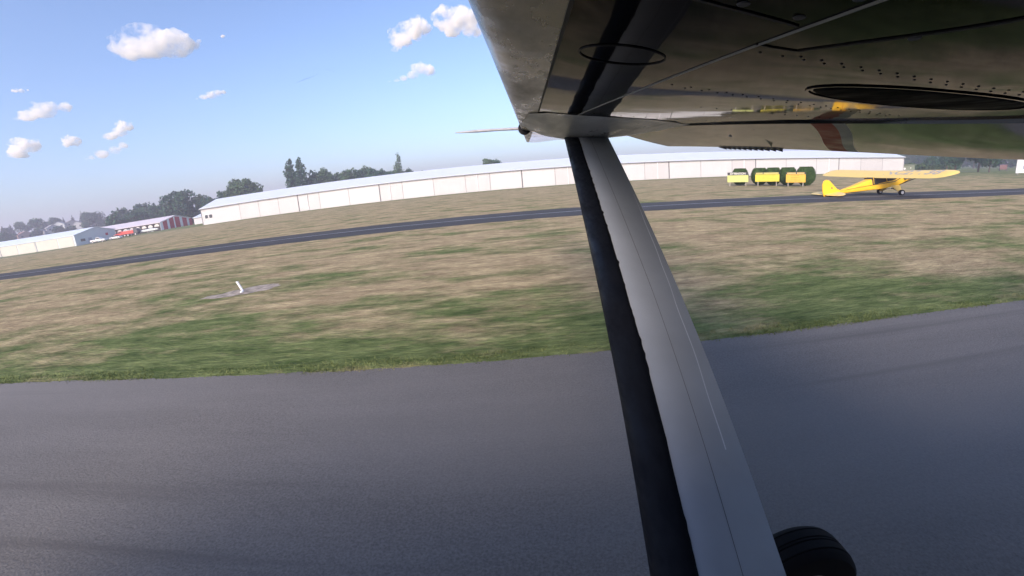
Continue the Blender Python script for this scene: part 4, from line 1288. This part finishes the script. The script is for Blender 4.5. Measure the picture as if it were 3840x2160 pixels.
def big_wheel(x, y, r, wd):
    o = disc('main_wheel', (x, y, r), r * .5, wd * .8, 'y', M_hub, plane, 28)
    R_ = []
    for a in [2 * math.pi * k / 48 for k in range(48)]:
        pass
    prof = [(r * .5, -wd * .42), (r * .72, -wd * .5), (r * .9, -wd * .47), (r * .965, -wd * .38), (r * .985, -wd * .30), (r * .97, -wd * .285), (r * .97, -wd * .27), (r * .995, -wd * .25), (r, -wd * .06), (r * .975, -wd * .05), (r * .975, -wd * .03),
            (r, -wd * .02)]
    prof = prof + [(a, -b) for a, b in reversed(prof)]
    MB().loft([[(x + a * math.cos(t), y + b, r + a * math.sin(t)) for t in [2 * math.pi * k / 48 for k in range(48)]] for a, b in prof], cap=False).build('tyre', M_tyre, o, smooth=35)
big_wheel(1.07, 1.08, .25, .19)
big_wheel(1.10, -2.75, .28, .2)
MB().tube([(.8, -1.2, .62), (1.05, -2.0, .55), (1.1, -2.6, .32)], [.07, .06, .05], 10).build('gear_leg', M_strutp, plane, smooth=40)
# ---------------------------------------------------------------- birds
M_bird = simple('bird_plumage', (.05, .06, .08), .8)
BP = [(-60.07,126.46,38.54),(-59.43,126.76,38.72),(-58.74,127.08,38.96),(-58.35,127.26,39.10),(-57.86,127.48,39.43),(-57.57,127.61,39.51),(-57.02,127.86,39.51),(-56.51,128.09,39.79),(-55.49,128.53,40.09),(-54.63,128.90,40.53),(-55.33,128.60,42.00),(-51.77,130.08,41.91),(-50.92,130.41,41.65),(-49.81,130.84,41.21)]
def bird_mesh():
    b = MB()
    b.loft([[(x, r * math.cos(a), r * math.sin(a)) for a in [2 * math.pi * k / 6 for k in range(6)]] for x, r in ((-.26, .01), (-.12, .05), (.05, .06), (.2, .03), (.32, .02))])
    return b
bird0 = None
for i, p in enumerate(BP):
    lab = {10: 'lone bird flying above the slanting string of birds', 11: 'first of the three birds flying apart at the right', 12: 'middle of the three birds flying apart at the right', 13: 'last of the three birds flying apart at the right',
           0: 'bird at the lower left end of the slanting string', 9: 'bird at the upper right end of the slanting string'}.get(i, ('', 'second', 'third', 'fourth', 'fifth', 'sixth', 'seventh', 'eighth', 'ninth')[min(i, 8)] + ' bird up from the lower left end of the slanting string')
    if bird0 is None:
        bird0 = empty('bird', p, 0, lab, 'bird', 'birds flying in a loose string')
        bird_mesh().build('body', M_bird, bird0, smooth=40)
        for s in (-1, 1):
            MB().add([(.1, s * .04, .02), (-.08, s * .04, .02), (-.05, s * .25, .12), (.08, s * .25, .13), (-.1, s * .46, .06), (.1, s * .04, .035), (-.08, s * .04, .035), (-.05, s * .25, .135), (.08, s * .25, .145)],
                     [(0, 1, 2, 3), (2, 4, 3), (5, 8, 7, 6), (7, 8, 4)]).build('wing', M_bird, bird0)
        o = bird0
    else:
        o = copy_tree(bird0)
        o.location = p; o['label'] = lab
    o.rotation_euler = (0, 0, R(180 + 25 * math.sin(i * 2.3)))
    o.scale = (.7,) * 3

# ---------------------------------------------------------------- small evening cumulus
def cloud_mat(dens):
    m = bpy.data.materials.new('cloud_vapour'); m.use_nodes = True
    nt = m.node_tree; nt.nodes.clear()
    out = nt.nodes.new('ShaderNodeOutputMaterial')
    pv = nt.nodes.new('ShaderNodeVolumePrincipled')
    pv.inputs['Color'].default_value = (1.0, .985, .965, 1)
    pv.inputs['Density'].default_value = dens
    pv.inputs['Anisotropy'].default_value = 0
    tc = nt.nodes.new('ShaderNodeTexCoord')
    nz = nt.nodes.new('ShaderNodeTexNoise'); nz.inputs['Scale'].default_value = .55 * dens; nz.inputs['Detail'].default_value = 5; nz.inputs['Roughness'].default_value = .62
    mr = nt.nodes.new('ShaderNodeMapRange'); mr.inputs[1].default_value = .45; mr.inputs[2].default_value = .66; mr.inputs[3].default_value = 0; mr.inputs[4].default_value = dens * 2.2
    nt.links.new(tc.outputs['Object'], nz.inputs['Vector']); nt.links.new(nz.outputs[0], mr.inputs[0]); nt.links.new(mr.outputs[0], pv.inputs['Density'])
    nt.links.new(pv.outputs[0], out.inputs['Volume'])
    return m
def cloud(az, el, wdeg, hr, tilt, seed, label, shape):
    D = 1300.
    c = Vector((D * math.sin(R(az)), D * math.cos(R(az)), EYE + D * el))
    W = D * R(wdeg) * 1.0; Hh = D * hr
    me = bpy.data.meshes.new('cloud')
    bm = bmesh.new()
    rnd = random.Random(seed)
    for (u, v, r) in shape:
        for j in range(4):
            k = bmesh.ops.create_icosphere(bm, subdivisions=4, radius=1)
            ru = r * rnd.uniform(1.0, 1.5); du, dv = rnd.uniform(-.5, .5) * r, rnd.uniform(-.3, .35) * r
            dd = rnd.uniform(-.5, .5) * r
            for vt in k['verts']:
                p = vt.co.copy()
                q = 1 + .38 * noise.fractal(p * 1.7 + Vector((seed, j * 3, u * 9)), .9, 2.1, 5)
                p *= ru * q
                vt.co = Vector(((u + du + p.x) * W, (dd + p.y) * W, (v + dv) * Hh + p.z * W * .8))
                # flat-ish base
                lo = -.42 * Hh
                if vt.co.z < lo:
                    vt.co.z = lo + (vt.co.z - lo) * .3
                vt.co.z += vt.co.x * tilt
    bm.to_mesh(me); bm.free()
    me.materials.append(cloud_mat(6.5 / W))
    me.shade_smooth()
    o = bpy.data.objects.new('cloud', me); C.objects.link(o)
    o.location = c; o.rotation_euler = (0, 0, R(-az))
    # union the puffs into one closed surface so that the vapour has an even density
    rm = o.modifiers.new('remesh', 'REMESH'); rm.mode = 'VOXEL'; rm.voxel_size = max(W, Hh) / 120
    tag(o, label, 'cloud', 'small clouds')
    return o
cloud(-40.3, .347, 8.8, .058, 0, 3, 'largest white cloud, at the upper left, with a rounded tower on its left', [(-.30, -.05, .14), (-.17, .25, .13), (-.05, .02, .15), (.12, -.02, .14), (.27, -.1, .10), (.40, 0, .045), (-.42, -.35, .05), (.48, .15, .02)])
cloud(-10.4, .350, 6.4, .086, 0, 8, 'bright white cloud with ragged left edge left of the wing', [(-.28, .0, .17), (-.15, .15, .19), (.02, .22, .17), (.18, .2, .12), (-.36, -.28, .08), (.32, .2, .07)])
cloud(-4.9, .372, 6.0, .088, 0, 9, 'bright white cloud touching the wing leading edge', [(-.18, .15, .20), (.04, .22, .2), (.25, .12, .2), (0, -.15, .15), (.3, -.2, .15)])
cloud(-11.2, .2646, 7.0, .036, -.03, 10, 'flat wispy cloud under the two bright ones near the wing', [(.18, .25, .09), (.30, .12, .08), (.05, -.08, .07), (-.12, -.3, .045), (-.27, -.45, .04), (-.40, -.5, .025), (.38, .3, .04)])
cloud(-35.6, .2449, 3.8, .018, -.03, 11, 'small elongated cloud low in the middle of the sky', [(.2, .2, .09), (.0, .0, .1), (-.22, -.2, .07), (.38, .3, .05), (-.4, -.4, .03)])
cloud(-51.6, .2243, 5.6, .038, 0, 12, 'long smooth topped cloud at the left', [(-.25, -.25, .10), (-.08, 0, .12), (.12, .1, .10), (.3, .15, .07), (-.4, -.4, .04)])
cloud(-53.9, .1637, 3.1, .040, 0, 13, 'pinkish heaped cloud low at the far left', [(0, .1, .2), (-.2, -.2, .17), (.2, 0, .15), (.35, .2, .08)])
cloud(-49.9, .1724, 2.3, .036, 0, 14, 'small pinkish cloud right of the far left heaped one', [(-.1, .0, .2), (.15, -.1, .15), (-.25, -.2, .1)])
cloud(-45.7, .1826, 3.4, .034, -.04, 15, 'pinkish cloud with bright tip above the low flat one', [(.25, .3, .13), (.05, 0, .13), (-.2, -.2, .1), (-.35, -.25, .06)])
cloud(-46.9, .1487, 5.2, .032, -.05, 16, 'low flat pinkish cloud lowest in the left sky', [(.3, .3, .07), (.12, .05, .09), (-.1, -.15, .08), (-.3, -.35, .04), (-.42, -.4, .02)])
cloud(-53.1, .2561, 1.7, .012, .03, 17, 'tiny pale cloud near the left edge', [(-.2, 0, .1), (.1, 0, .09), (.35, .1, .04)])
cloud(-33.5, .3646, .8, .006, 0, 18, 'tiny wisp right of the largest cloud', [(0, 0, .2), (.25, .1, .12)])

# ---------------------------------------------------------------- evening air
hz = MB().box(-1450, 1450, -1450, 1450, -3.2, 47).build('haze', None)
mh = bpy.data.materials.new('haze_air'); mh.use_nodes = True
nt = mh.node_tree; nt.nodes.clear()
out = nt.nodes.new('ShaderNodeOutputMaterial'); pv = nt.nodes.new('ShaderNodeVolumePrincipled')
pv.inputs['Color'].default_value = (.82, .80, .96, 1)
pv.inputs['Density'].default_value = .0010
pv.inputs['Anisotropy'].default_value = .2
nt.links.new(pv.outputs[0], out.inputs['Volume'])
hz.data.materials.clear(); hz.data.materials.append(mh)
tag(hz, kind='stuff')
